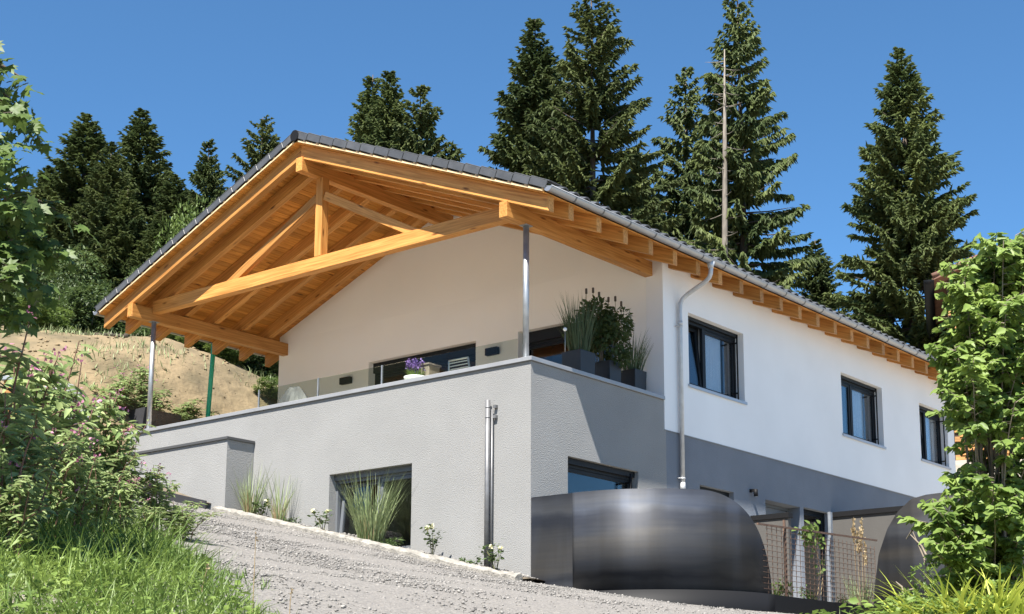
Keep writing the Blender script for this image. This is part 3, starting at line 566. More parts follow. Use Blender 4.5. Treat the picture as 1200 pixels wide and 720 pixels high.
# the low box wall at the left end of the front
lw = thing('low_wall', 'low grey rendered wall box with dark coping stepping out at the left end', 'wall', (-.33, 8.3, -2.3))
b = MB(); b.box((-.325, -1.53, -2.5), (.322, 1.80, 1.60)); b.build('wall_body', M['stucco'], lw)
b = MB(); b.box((-.36, -1.565, 1.602), (.322, 1.83, 1.655)); b.build('coping', M['coping2'], lw, .004)
# ---------------------------------------------------------------- raw steel screens, fence and court
def steel_sheet(name, path, ztop, zbot, parent, th=.012, s0=0.):
    """a bent upright sheet: path in plan, top and bottom edge as functions of the developed length; UV in metres"""
    P = [np.array(p, float) for p in path]; S = [0.]
    for a, b in zip(P[:-1], P[1:]): S.append(S[-1] + np.linalg.norm(b - a))
    N = []
    for i in range(len(P)):
        d = P[min(i + 1, len(P) - 1)] - P[max(i - 1, 0)]; d /= np.linalg.norm(d); N.append(np.array([d[1], -d[0]]))
    V = []; UV = []
    for i, p in enumerate(P):
        zb, zt = zbot(S[i]), max(ztop(S[i]), zbot(S[i]) + .004)
        for side in (1, -1):
            q = p + N[i] * side * th / 2
            for z in (zb, zt): V.append((q[0], q[1], z)); UV.append((S[i] + s0, z))
    F = []
    for i in range(len(P) - 1):
        a = 4 * i; b = a + 4
        F += [(a, b, b + 1, a + 1), (b + 2, a + 2, a + 3, b + 3), (a + 1, b + 1, b + 3, a + 3), (a, a + 2, b + 2, b)]
    F += [(0, 1, 3, 2), (len(V) - 4, len(V) - 2, len(V) - 1, len(V) - 3)]
    me = bpy.data.meshes.new(name); me.from_pydata(V, [], F); uv = me.uv_layers.new(name='UVMap')
    for l in me.loops: uv.data[l.index].uv = UV[l.vertex_index]
    for p_ in me.polygons[:]: p_.use_smooth = abs(p_.normal.z) < .5 and len(P) > 3 and p_.index < len(F) - 2 and p_.index % 4 < 2
    return link(name, me, M['cap'] if name == 'plinth' else M['steel'], parent)
ZT = -2.34
scr = thing('steel_screen', 'dark raw steel screen bent round the house corner with a quarter round end', 'steel screen', (.6, -2.4, -4.2))
def world_child(o):                                                # keep world-space meshes where they are under a placed Empty
    bpy.context.view_layer.update(); o.matrix_parent_inverse = o.parent.matrix_world.inverted(); return o
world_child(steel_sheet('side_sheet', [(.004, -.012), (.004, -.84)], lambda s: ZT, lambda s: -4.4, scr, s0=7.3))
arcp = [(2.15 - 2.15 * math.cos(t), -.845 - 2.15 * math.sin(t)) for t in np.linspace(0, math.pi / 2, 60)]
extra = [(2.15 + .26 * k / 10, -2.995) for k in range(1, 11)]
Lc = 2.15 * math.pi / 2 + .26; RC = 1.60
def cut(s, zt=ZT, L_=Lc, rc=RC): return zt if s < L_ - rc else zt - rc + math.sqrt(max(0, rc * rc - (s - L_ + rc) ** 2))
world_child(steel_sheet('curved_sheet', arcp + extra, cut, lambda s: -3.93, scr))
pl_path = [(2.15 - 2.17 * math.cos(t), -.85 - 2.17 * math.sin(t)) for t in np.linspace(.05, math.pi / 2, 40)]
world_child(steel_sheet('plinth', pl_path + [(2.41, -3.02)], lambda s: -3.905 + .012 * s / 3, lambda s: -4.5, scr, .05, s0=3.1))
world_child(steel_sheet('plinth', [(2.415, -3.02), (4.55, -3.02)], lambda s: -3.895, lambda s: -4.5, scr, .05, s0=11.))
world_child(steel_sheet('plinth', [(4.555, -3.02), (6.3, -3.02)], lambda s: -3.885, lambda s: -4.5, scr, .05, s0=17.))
# right-hand screen: a sheet running out from the fence towards the road, its leading edge a quarter round
scr2 = thing('steel_screen', 'second dark raw steel screen with rounded edge standing behind the leafy shrub', 'steel screen', (6.0, -4.5, -4.5))
edge = [on(x, y, 0, 6.0) for x, y in ((1024, 709), (1025, 690), (1030, 650), (1040, 620), (1052, 600), (1068, 585), (1085, 580), (1100, 578))]
ev = [-p[1] for p in edge]; ez = [p[2] for p in edge]; v_a = ev[0]
path2 = [(6.0, -v) for v in np.concatenate([np.linspace(v_a, ev[-1], 40), np.linspace(ev[-1] + .1, ev[-1] + 2.2, 12)])]
world_child(steel_sheet('leading_sheet', path2, lambda s: float(np.interp(s + v_a, ev, ez)), lambda s: -4.6, scr2, .02, s0=23.))
# rusty grid fence between them
fen = thing('grid_fence', 'rusty steel grid fence between the two dark steel screens', 'fence', (4.2, -3.0, -3.88))
fv = -3.0; zr = lambda u: -2.80 + .03 * (u - 2.4)
wm = MB(); wm.box((-.004, -.004, 0), (.004, .004, 1.09)); wmm = wm.mesh('wire'); wmm.materials.append(M['rust'])
u = 2.30
while u < 6.25:
    link('wire', wmm, None, fen, Matrix.Translation((u - 4.2, 0, .0))); u += .155
for k in range(12):
    h = MB(); x0 = 1.9 + (0 if k < 9 else .1); z0 = .07 + k * .088; h.box((x0 - 4.2 + .25, -.009, z0 - .004), (6.15 - 4.2, -.002, z0 + .004)); h.build('wire', M['rust'], fen)
h = MB(); h.add([(a, n_, zr(a + 4.2) + 3.88 + dz) for dz in (0, .03) for (a, n_) in ((-2.2, -.015), (2.08, -.015), (2.08, .015), (-2.2, .015))], [(3, 2, 1, 0), (4, 5, 6, 7), (0, 1, 5, 4), (1, 2, 6, 5), (2, 3, 7, 6), (3, 0, 4, 7)]); h.build('top_rail', M['rust'], fen)
p = MB(); p.box((2.93 - 4.2 - .018, .016, -.4), (2.93 - 4.2 + .018, .05, 1.24)); p.build('post', M['rust'], fen)
p = MB(); p.box((4.58 - 4.2 - .035, .016, -.4), (4.58 - 4.2 + .035, .07, 1.55)); p.build('post', M['galv'], fen)
# court walls with dark flat caps
sw = thing('court_wall', 'taupe court wall with a thick dark cap running out from the house', 'wall', (10.5, -1.2, -3.9))
b = MB(); b.box((-.06, -1.2, -.4), (.10, 1.196, 2.33)); b.build('wall_body', M['taupe'], sw); b = MB(); b.box((-.10, -1.25, 2.332), (.14, 1.196, 2.44)); b.build('cap', M['cap'], sw)
sw = thing('court_wall', 'short court wall with dark cap beside the entrance door', 'wall', (7.05, -.42, -3.9))
b = MB(); b.box((-.06, -.40, -.1), (.06, .416, 1.90)); b.build('wall_body', M['taupe'], sw); b = MB(); b.box((-.09, -.43, 1.902), (.09, .416, 2.0)); b.build('cap', M['cap'], sw)

# ---------------------------------------------------------------- things on the terrace
def planter(label, x, y, w, d, h, z0=-.35):
    t = thing('planter', label, 'planter', (x, y, z0)); b = MB(); o_ = [(-w / 2, -d / 2), (w / 2, -d / 2), (w / 2, d / 2), (-w / 2, d / 2)]; k = .9; hh = h
    vs = [(x_ * k, y_ * k, 0) for x_, y_ in o_] + [(x_, y_, hh) for x_, y_ in o_] + [(x_ * .86, y_ * .86, hh) for x_, y_ in o_] + [(x_ * .84, y_ * .84, hh - .06) for x_, y_ in o_]
    fs = [(3, 2, 1, 0)] + [(a + i, a + (i + 1) % 4, a + 4 + (i + 1) % 4, a + 4 + i) for a in (0, 4, 8) for i in range(4)]
    b.add(vs, fs); b.build('body', M['planter'], t, .006); s = MB(); s.quad(*[(x_ * .84, y_ * .84, hh - .06) for x_, y_ in o_]); s.build('potting_soil', M['soil'], t); return t
PLT = [(1.60, .42, .50, .46), (2.50, .42, .36, .40), (3.34, .42, .42, .40)]
planter('wide dark planter holding tall reed grass, nearest the corner post', 1.84, .40, .44, .42, .83)
planter('dark planter of the leafy green bush, between two grass planters', 2.70, .40, .36, .38, .81)
planter('dark planter holding small dark grass, closest to the white house wall', 3.50, .40, .38, .38, .80)
def pos_u(x, y, u): return on(x, y, 0, u)
q = pos_u(487, 441, 1.0)
t = thing('flower_pot', 'white flower pot with purple lavender behind the glass railing', 'flower pot', (1.0, q[1], -.35)); b = MB(); r0 = .2; hh = q[2] + .35 - .02
b.tube([(0, 0, 0), (0, 0, hh - .05), (0, 0, hh)], [.15, .205, .22], 20); b.build('body', M['whitepot'], t)
q2 = pos_u(503, 436, 1.25)
t = thing('plant_box', 'beige weathered box standing right of the lavender pot', 'box', (1.25, q2[1], -.35)); b = MB(); b.box((-.15, -.13, 0), (.15, .13, q2[2] + .35 + .10)); b.build('body', M['beige'], t, .01); b = MB(); b.box((-.17, -.15, q2[2] + .45), (.17, .15, q2[2] + .48)); b.build('rim', M['beige'], t)
# garden chair seen from behind the railing: tube frame and slatted back
qa, qb = pos_u(528, 428, 1.6), pos_u(556, 421, 1.6); cy = (qa[1] + qb[1]) / 2; wd_ = abs(qa[1] - qb[1]) / 2
t = thing('garden_chair', 'white metal garden chair with slatted back by the terrace window', 'chair', (1.75, cy, -.35)); zt_ = qb[2] + .35 + .02
for s in (-1, 1):
    b = MB(); b.tube([(-.22, s * wd_, 0), (-.20, s * wd_, .42), (-.26, s * wd_ * .8, zt_)], .018, 8); b.build('leg', M['chair'], t)
    b = MB(); b.tube([(.24, s * wd_, 0), (.22, s * wd_, .62), (-.20, s * wd_, .64)], .018, 8); b.build('armrest', M['chair'], t)
b = MB(); b.tube([(-.26, -wd_ * .8, zt_), (-.26, wd_ * .8, zt_)], .018, 8); b.build('back_rail', M['chair'], t)
for k in range(9):
    z = .50 + (zt_ - .56) * k / 8; f = 1 - .2 * (z - .42) / (zt_ - .42); b = MB(); x = -.20 - .06 * (z - .42) / (zt_ - .42); b.box((x - .006, -wd_ * f, z), (x + .006, wd_ * f, z + .018)); b.build('slat', M['chair'], t)
b = MB(); b.box((-.22, -wd_, .42), (.24, wd_, .45)); b.build('seat', M['chair'], t)
# covered object
q = pos_u(345, 462, 1.2); t = MB(); n = 22; vs = []; fs = []
for j in range(9):
    for i in range(n):
        a = 2 * math.pi * i / n; rr = (.62 - .5 * (j / 8) ** 1.6) * (1 + .16 * math.sin(a * 5 + j * .7) * (1 - j / 9)); vs.append((math.cos(a) * rr * .6, math.sin(a) * rr, (q[2] + .35 + .12) * (1 - (1 - j / 8) ** 1.25) + .03 * math.sin(a * 3)))
fs = [(j * n + i, j * n + (i + 1) % n, (j + 1) * n + (i + 1) % n, (j + 1) * n + i) for j in range(8) for i in range(n)] + [tuple(8 * n + i for i in range(n))]
t.add(vs, fs, False); o = t.build('covered_furniture', M['tarp']); o.location = (1.2, q[1], -.35); tag(o, 'something wrapped in a crumpled grey tarp at the far end of the glass railing', 'tarp cover')
# solar globe among the reeds
q = pos_u(683, 382, 1.45); t = thing('garden_light', 'small white globe light on a thin stick in the reed planter', 'garden light', (1.45, .40, .42)); b = MB(); b.ball((0, 0, q[2] - .42), .035, 12, 8); b.build('globe', M['globe'], t); b = MB(); b.tube([(0, 0, 0), (0, 0, q[2] - .45)], .006, 6); b.build('stick', M['galv'], t)

# ---------------------------------------------------------------- on the hillside
def hz(u, v): return float(hill_z(np.array([u]), np.array([v]))[0])
q = at(246, 480, 33.5); b = MB(); b.tube([(-.03, .03, -.3), (0, 0, .9), (.03, -.03, 2.0)], .052, 14); o = b.build('drain_pipe', M['green']); o.location = (q[0], q[1], q[2]); tag(o, 'bright green plastic pipe standing upright in the dirt hillside', 'pipe')
bed = thing('raised_bed', 'dark metal raised bed behind the left post of the terrace', 'raised bed', (1.2, 11.9, -.9))
pa, pb = on(179, 477, 0, 1.3), on(100, 494, 0, 1.3)
for k in range(2):
    a = pa[1] + (pb[1] - pa[1]) * k / 2; b_ = pa[1] + (pb[1] - pa[1]) * (k + 1) / 2; b = MB(); b.box((.0, a - 11.9 + .008, -.8), (.04, b_ - 11.9 - .008, pa[2] + .9)); b.build('side_panel', M['darkmetal'], bed, .004)
b = MB(); b.box((-.10, pa[1] - 11.9 - .01, -.8), (-.004, pa[1] - 11.9 + .05, pa[2] + .9 + .02)); 
b = MB(); b.box((.045, pa[1] - 11.9 + .01, -.8), (.9, pb[1] - 11.9, pa[2] + .84)); b.build('soil_fill', M['soil'], bed)
qh = on(150, 503, 0, 1.25); b = MB(); b.tube([(-.01, qh[1] - 11.9, qh[2] + .9), (-.09, qh[1] - 11.9, qh[2] + .9), (-.11, qh[1] - 11.9 - .1, qh[2] + .91), (-.11, qh[1] - 11.9 - .16, qh[2] + .87)], .018, 8); b.build('tap', M['galv'], bed)
for i, (x, y, s, lab) in enumerate(((72, 468, .42, 'grey boulder with flat top on the dirt slope behind the balsam'), (84, 474, .30, 'smaller pale boulder right of the flat topped one'), (57, 487, .33, 'grey boulder lower down among the balsam stems'), (98, 492, .36, 'pale boulder at the foot of the dirt slope'))):
    q = at(x, y, 29.5); b = MB(); b.ball((0, 0, 0), s, 9, 6, (1.25, 1, .72), .2); o = b.build('boulder', M['rock']); o.location = q; o.rotation_euler = (.2 * i, .1, i * 1.3); tag(o, lab, 'boulder')
    for p_ in o.data.polygons: p_.use_smooth = False
q = at(19, 456, 27.); t = thing('distribution_box', 'small orange box under a grey metal lid among the balsam leaves', 'box', (q[0], q[1], q[2] - .6), .6)
b = MB(); b.box((-.16, -.16, -.6), (.16, .16, .72)); b.build('body', M['orange'], t); b = MB(); b.box((-.2, -.22, .722), (.2, .22, .80)); b.build('lid', M['galv'], t, .01); b = MB(); b.tube([(-.2, .26, -.8), (-.2, .26, .78)], .05, 10); b.build('pipe', M['galv'], t)

# ---------------------------------------------------------------- neighbour's house behind the right end
nd = 50.; qe = at(1093, 337, nd); az = .40; fw_ = np.array([math.cos(az), math.sin(az)]); rt_ = np.array([math.sin(az), -math.cos(az)])
nh = thing('neighbour_house', 'neighbouring house with orange shingled gable and weathered red tile roof behind the shrub', 'house', (qe[0], qe[1], 0), math.atan2(rt_[1], rt_[0]))
# local X to the right along the gable, local Y away
ze = qe[2]; HW = 4.6; sl_ = .36
b = MB(); b.prism([(.45, 0, -3), (2 * HW - .45, 0, -3), (2 * HW - .45, 0, ze + .1), (HW, 0, ze + .1 + (HW - .45) * sl_), (.45, 0, ze + .1)], (0, 9, 0)); b.build('wall', M['brownwall'], nh)
sm = MB(); sm.box((0, -.03, 0), (.31, .0, .17)); sm.add([(0, -.05, 0), (.31, -.05, 0), (.31, -.03, .0), (0, -.03, .0)], [(0, 1, 2, 3)]); shm = sm.mesh('shingle'); shm.materials.append(M['orange'])
qs = at(1130, 590, nd)[2]; k = 0
rest = MB()
for r in range(int((ze + .1 - (qs - 2.9)) / .155)):
    for c_ in range(25):
        x = .46 + c_ * .32 + (.16 if r % 2 else 0); z = qs - 2.9 + r * .155
        near = 17 <= r < 35 and c_ < 15
        if not near:
            b_ = random.uniform(-.004, .004); rest.add([(x + .004, -.055 + b_, z), (x + .31, -.055 + b_, z), (x + .31, -.012, z + .17), (x + .004, -.012, z + .17), (x + .004, -.02, z), (x + .31, -.02, z)], [(0, 1, 2, 3), (4, 5, 1, 0)])
        if near and k < 290: link('shingle', shm, None, nh, Matrix.Translation((x, -.012, z)) @ Matrix.Rotation(R(-7 + random.uniform(-2, 2)), 4, 'X')); k += 1
tag(rest.build('shingles', M['orange'], nh), kind='stuff')
rfm = MB(); rf = None
for s in (0, 1):
    X0 = 0 if s == 0 else 2 * HW; a_ = [(X0, -.7, ze + .05), (HW, -.7, ze + .05 + HW * sl_), (HW, -.7, ze + .19 + HW * sl_), (X0, -.7, ze + .19)]; rfm.prism(a_, (0, 10, 0))
rf = rfm.build('roof', M['redtile'], nh)
tl = MB(); tl.tube([(0, 0, 0), (0, .26, .012)], [.10, .085], 8); tlm = tl.mesh('verge_tile'); tlm.materials.append(M['redtile'])
for k in range(18):
    X_ = k * .27; mw = Matrix.Translation((X_, -.66, ze + .2 + X_ * sl_)) @ Matrix.Rotation(-math.atan(sl_), 4, 'Y') @ Matrix.Rotation(R(-90), 4, 'Z'); link('verge_tile', tlm, None, rf, mw)
g = MB(); n = 10; vs = [(-.12 + math.cos(math.pi + math.pi * k / n) * r_, yy, ze + .06 + math.sin(math.pi + math.pi * k / n) * r_) for r_ in (.17, .155) for yy in (-.75, 9.3) for k in range(n + 1)]; m = n + 1
g.add(vs, [(k, k + 1, m + k + 1, m + k) for k in range(n)] + [(2 * m + k + 1, 2 * m + k, 3 * m + k, 3 * m + k + 1) for k in range(n)] + [tuple(range(m))], True); g.build('gutter', M['anth'], nh)
# ---------------------------------------------------------------- vegetation
def unit(a): return a / np.maximum(np.linalg.norm(a, axis=-1, keepdims=True), 1e-9)
def place_template(T, F, pos, d, nrm, size, width=1.):
    """copies of a small leaf (T: across, along, lift) at pos, pointing along d with face normal nrm"""
    d = unit(d); x = unit(np.cross(d, nrm)); n = np.cross(x, d); N = len(pos); size = np.broadcast_to(np.asarray(size, float), (N,))
    V = pos[:, None] + size[:, None, None] * (T[None, :, 0:1] * width * x[:, None] + T[None, :, 1:2] * d[:, None] + T[None, :, 2:3] * n[:, None])
    return V.reshape(-1, 3), (F[None] + len(T) * np.arange(N)[:, None, None]).reshape(-1, F.shape[1])
LEAF_T = np.array([(0, 0, 0), (-.26, .34, .07), (-.17, .72, .03), (0, 1, -.10), (.17, .72, .03), (.26, .34, .07), (0, .5, -.03)]); LEAF_F = np.array([(0, 6, 1), (1, 6, 2), (2, 6, 3), (3, 6, 4), (4, 6, 5), (5, 6, 0)])
_m = [(0, 0), (.16, .05), (.46, -.10), (.36, .16), (.62, .34), (.36, .40), (.42, .66), (.20, .60), (0, 1.0)]; _mp = _m + [(-x, y) for x, y in _m[-2:0:-1]]
MAPLE_T = np.array([(0, .33, .0)] + [(x, y, -.10 * (x * x + (y - .33) ** 2) * 2 + .05 * (i % 2)) for i, (x, y) in enumerate(_mp)]); MAPLE_F = np.array([(0, 1 + i, 1 + (i + 1) % len(_mp)) for i in range(len(_mp))])
def blades(root, az, t0, t1, L, w, n=4, twist=0.):
    """arching grass blades: tilt from the vertical grows from t0 to t1 along the blade"""
    N = len(root); s = np.linspace(0, 1, n + 1); P = [np.asarray(root, float)]; h = np.stack([np.cos(az), np.sin(az), 0 * az], -1)
    for k in range(n):
        a = t0 + (t1 - t0) * ((k + .5) / n) ** 1.2; P.append(P[-1] + (L / n)[:, None] * (h * np.sin(a)[:, None] + np.array([0, 0, 1.]) * np.cos(a)[:, None]))
    side = np.stack([-np.sin(az + twist), np.cos(az + twist), 0 * az], -1); V = []
    for k in range(n):
        ww = (w * (1 - s[k] ** 2.2) * .5 * (.6 + .4 * min(1, k)))[:, None]; V += [P[k] - side * ww, P[k] + side * ww]
    V.append(P[n]); V = np.stack(V, 1); m = 2 * n + 1
    F = [f for k in range(n - 1) for f in ((2 * k, 2 * k + 1, 2 * k + 3), (2 * k, 2 * k + 3, 2 * k + 2))] + [(2 * n - 2, 2 * n - 1, 2 * n)]
    return V.reshape(-1, 3), (np.array(F)[None] + m * np.arange(N)[:, None, None]).reshape(-1, 3)
def join(*ms):
    V = []; F = []; b = 0
    for v, f in ms: V.append(v); F.append(f + b); b += len(v)
    return np.concatenate(V), np.concatenate(F)
def U(a, b, n): return rng.uniform(a, b, n)

# ---- spruces: whorls of drooping boughs hung with needle sprays
def spruce_mesh(kind, H=20., seed=0):
    r = np.random.default_rng(seed); pos = []; dr = []; ln = []; wd = []; limbs = MB()
    Rm, z0, step, per, droop, hang = {'dense': (5.2, 1.0, .33, 10, .32, .6), 'open': (5.6, 1.4, .42, 8, .36, .75), 'weep': (4.2, 1.5, .38, 8, .46, 1.5)}[kind]
    z = z0
    while z < H - .15:
        f = (H - z) / H
        for k in range(per if f > .06 else 4):
            if kind != 'dense' and r.random() < (.12 if kind == 'open' else .16): continue
            az = r.uniform(0, 6.283); L = Rm * (f ** .92 * 1.05 if kind == 'dense' else f ** .8) * r.uniform(.72, 1.12) * (1. if f > .04 else 1.3) + .10
            if kind == 'weep': L = min(L, 3.4 * r.uniform(.7, 1.15))
            if f > .85: L *= .8
            a0 = .75 * (1 - f) ** 1.5 - droop * f * 1.6 + r.uniform(-.14, .14); a1 = .34 * f
            n = max(5, int(L / .115)); s = (np.arange(n) + r.uniform(.3, 1, n)) / n; s = s[s > (.12 if f < .5 else .22)]; s = np.clip(s, 0, 1)
            h = np.array([math.cos(az), math.sin(az), 0]); sd = np.array([-h[1], h[0], 0])
            zz = z + r.uniform(-.15, .15) + L * (a0 * s + a1 * s * s)
            pb = h * (L * s)[:, None] + np.array([0, 0, 1.]) * zz[:, None]
            for side in (-1, 1, 0):
                m = len(s); spread = (1 - .55 * s) * abs(side)
                d = h * (.55 + .5 * (side == 0)) + sd * (side * spread * r.uniform(.6, 1.2, m))[:, None] + np.array([0, 0, 1.]) * (-hang * r.uniform(.3, 1.1, m) + (.25 if side == 0 else 0) + .25 * (f < .12))[:, None]
                pos.append(pb); dr.append(d); ln.append((.27 + .30 * (1 - s) * min(1, L / 3)) * r.uniform(.75, 1.25, m) * (1 if f > .1 else .7)); wd.append(np.full(m, (.12 if kind != 'weep' else .11)))
                if abs(side) and L > 1.2:        # second row of shoots along the side twigs
                    q = pb + unit(d) * (.3 * (1 - s) * min(1, L / 3) * 1.2)[:, None]
                    pos.append(q); dr.append(d + r.normal(0, .45, (m, 3)) + np.array([0, 0, -.25 * hang])); ln.append(r.uniform(.22, .42, m)); wd.append(np.full(m, .11)); q = pb + unit(d) * (.16 * (1 - s) * min(1, L / 3) + .05)[:, None]; pos.append(q); dr.append(d + r.normal(0, .5, (m, 3)) + np.array([0, 0, -.15])); ln.append(r.uniform(.2, .38, m)); wd.append(np.full(m, .11))
            if L > 1. and r.random() < .55:
                e = h * L * .8 + np.array([0, 0, z + L * (a0 * .8 + a1 * .64)]); limbs.tube([(0, 0, z), tuple(h * L * .4 + np.array([0, 0, z + L * (a0 * .4 + a1 * .16)])), tuple(e)], [.045 * f + .015, .03 * f + .012, .008], 4, False)
        z += step * r.uniform(.75, 1.25) * (1 if f > .15 else .6)
    pos = np.concatenate(pos); dr = unit(np.concatenate(dr)); ln = np.concatenate(ln); wd = np.concatenate(wd)
    up = r.normal(0, .5, (len(pos), 3)) + np.array([0, 0, 1.])
    T = np.array([(0, 0, 0), (-1, .35, -.06), (0, 1, -.05), (1, .35, -.06)]); F = np.array([(0, 1, 2), (0, 2, 3)])
    x = unit(np.cross(dr, up)); n2 = np.cross(x, dr); V = []; 
    for ax in (x, n2):
        V.append((pos[:, None] + T[None, :, 0:1] * (wd * .5)[:, None, None] * ax[:, None] + T[None, :, 1:2] * ln[:, None, None] * dr[:, None]).reshape(-1, 3))
    N = len(pos); Fq = (F[None] + 4 * np.arange(N)[:, None, None]).reshape(-1, 3)
    V, Fq = join((V[0], Fq), (V[1], Fq)); crown = np_mesh('crown', V, Fq)
    limbs.tube([(0, 0, -1.), (.02, 0, H * .5), (0, 0, H)], [.26, .14, .02], 8); return crown, limbs.mesh('trunk')
SPR = {}
for kind, seeds in (('dense', (1, 2)), ('open', (4, 5)), ('weep', (6, 7))):
    for i, s_ in enumerate(seeds): c_, t_ = spruce_mesh(kind, 20, s_); SPR[kind, i] = (c_, t_)
for (k_, i_), (c_, t_) in SPR.items(): c_.materials.append(M['spruce2'] if k_ == 'open' else M['spruce']); t_.materials.append(M['bark'])
def spruce(kind, i, x, y, d, slim, label, group=None, sink=.3, hmin=None):
    top = at(x, y, d); g = hz(top[0], top[1]) - sink if top[1] > 9.5 else float(ground_z(top[0], top[1])) - sink
    if hmin: g = min(g, top[2] - hmin)
    H = top[2] - g; k = H / 20; t = thing('spruce_tree', label, 'tree', (top[0], top[1], g), random.uniform(0, 6.28), group); t.scale = (k * slim, k * slim, k)
    c_, t_ = SPR[kind, i % 2]; link('crown', c_, None, t); link('trunk', t_, None, t); return t
G_S = 'spruces on the hill behind the house'
for a in [
    ('dense', 0, 103, 134, 57, 1.5, 'broad dark spruce with two tips, tallest on the far left beside the maple leaves'),
    ('dense', 1, 131, 170, 55, 1.25, 'spruce leaning into the right flank of the broad left one'),
    ('dense', 2, 168, 129, 59, 1.3, 'pointed spruce second of the tall pair left of the gable'),
    ('dense', 0, 206, 204, 56, 1.4, 'shorter spruce at the right foot of the left pair'),
    ('dense', 1, 245, 166, 76, .9, 'small slender spruce standing alone between the left group and the roof edge'),
    ('open', 0, 308, 138, 72, 1.0, 'spruce whose tip rises just left of the ridge tile'),
    ('dense', 2, 437, 88, 75, .95, 'left stem of the twin spruce behind the ridge'),
    ('dense', 0, 457, 85, 74, .95, 'right stem of the twin spruce behind the ridge'),
    ('open', 1, 493, 101, 73, .95, 'thin spruce with short sparse boughs right of the twin spruce'),
    ('dense', 1, 627, 24, 64, 1.0, 'big dark spruce whose right side merges into the tallest one'),
    ('open', 0, 693, -14, 60, .98, 'tallest spruce with long open tiers, cut off by the top of the picture'),
    ('weep', 0, 803, 82, 66, 1.12, 'narrow spruce with hanging twigs left of the bare trunk'),
    ('weep', 1, 864, -10, 61, 1.02, 'very tall spruce with hanging boughs right behind the bare trunk'),
    ('dense', 2, 1055, 56, 59, 1.02, 'large full cone of a spruce rising over the right end of the roof'),
    ('dense', 0, 955, 281, 66, 1.15, 'small young spruce at the left foot of the full cone one'),
    ('dense', 1, 80, 222, 61, 1.5, 'spruce filling the dark wall left of the broad one'),
    ('dense', 0, 150, 222, 54, 1.4, 'low spruce in front of the two tall left ones'),
    ('dense', 2, 188, 252, 53, 1.5, 'lowest spruce of the left group next to the roof slope'),
    ('dense', 2, 60, 196, 62, 1.5, 'half hidden spruce behind the maple leaves at the far left'),
    ('dense', 1, 20, 222, 60, 1.5, 'dark spruce wholly behind the maple crown'),
    ('dense', 2, 745, 175, 72, .8, 'lower spruce filling the gap left of the narrow hanging one'),
    ('dense', 1, 655, 115, 68, .85, 'spruce crown in the shade between the two biggest ones'),
]: spruce(*a[:6], a[6], G_S)
# bleached dead spruce with bare side twigs
def dead_tree(x, ytop, ybot, d, r0, label, nb):
    a, b_ = at(x, ytop, d), at(x - 5 if nb > 20 else x, ybot, d); base = b_.copy(); base[2] = min(b_[2], float(ground_z(b_[0], b_[1]))) - .4
    t = thing('dead_spruce', label, 'tree', tuple(base)); b = MB(); top = Vector(a - base); pts = [Vector((0, 0, 0)), top * .4 + Vector((.03, .03, 0)), top * .75, top]; b.tube(pts, [r0, r0 * .8, r0 * .55, r0 * .12], 10); b.build('trunk', M['deadbark'], t)
    for k in range(nb):
        f = random.uniform(.42 if nb > 20 else .3, .99); p = top * f; az_ = random.uniform(0, 6.283); L = random.uniform(.5, 1.5) * (1.25 - f * .7); h = Vector((math.cos(az_), math.sin(az_), random.uniform(-.3, .05)))
        tb = MB(); tb.tube([p, p + h * L * .5, p + h * L + Vector((0, 0, .06))], [.022, .015, .005], 4, False); tb.build('branch', M['deadbark'], t)
dead_tree(849, 58, 306, 58.9, .18, 'bare bleached dead trunk with short broken twigs in front of the tall spruces', 60)
dead_tree(295, 396, 442, 45, .11, 'left of two pale bare trunks under the roof edge', 10)
dead_tree(304, 396, 446, 45, .10, 'right of two pale bare trunks under the roof edge', 10)

# ---- leafy bushes and small trees at the edge of the dirt slope
def bush_mesh(name, R0, Hh, n, size, seed, lobes=9, T=LEAF_T, F=LEAF_F, flat=.35):
    r = np.random.default_rng(seed); C = r.uniform(-1, 1, (lobes, 3)) * np.array([R0 * .62, R0 * .62, Hh * .36]) + np.array([0, 0, Hh * .52]); rad = r.uniform(.30, .52, lobes) * R0
    k = r.integers(0, lobes, n); d = unit(r.normal(0, 1, (n, 3))); rr = rad[k] * r.uniform(.55, 1.05, n) ** .6; p = C[k] + d * rr[:, None] * np.array([1, 1, .85]); p[:, 2] = np.maximum(p[:, 2], .05)
    out = unit(d + r.normal(0, .45, (n, 3)) + np.array([0, 0, -.25])); nr = d * .6 + r.normal(0, flat, (n, 3)) + np.array([0, 0, .8])
    V, Fc = place_template(T, F, p, out, nr, size * r.uniform(.6, 1.2, n)); return np_mesh(name, V, Fc)
def stems_mesh(R0, Hh, n, r0, seed, base=.25):
    r = np.random.default_rng(seed); b = MB()
    for k in range(n):
        a = r.uniform(0, 6.283); q = r.uniform(.2, .75) * R0; b.tube([(math.cos(a) * base * R0, math.sin(a) * base * R0, -.25), (math.cos(a) * q * .55, math.sin(a) * q * .55, Hh * .4), (math.cos(a + .3) * q, math.sin(a + .3) * q, Hh * r.uniform(.65, .95))], [r0, r0 * .7, r0 * .25], 5, False)
    return b.mesh('stems')
BM = [bush_mesh('foliage', 1.6, 2.6, 6500, .15, 11, 12), bush_mesh('foliage', 1.5, 3.2, 6500, .15, 12, 12), bush_mesh('foliage', 2.1, 4.6, 9000, .16, 13, 20)]; BS = stems_mesh(1.6, 2.6, 7, .035, 3); BS.materials.append(M['twig'])
def bush(i, x, y, d, k, label, matl, cat='bush', name='bush', group=None):
    top = at(x, y, d); g = hz(top[0], top[1]) - .1; hh = [2.6, 3.2, 4.6][i] * .93; t = thing(name, label, cat, (top[0], top[1], g), random.uniform(0, 6.28), group); s = max(.3, (top[2] - g) / hh); t.scale = (s * k, s * k, s)
    me = BM[i].copy(); me.materials.clear(); me.materials.append(M[matl]); link('foliage', me, None, t); link('stems', BS, None, t)
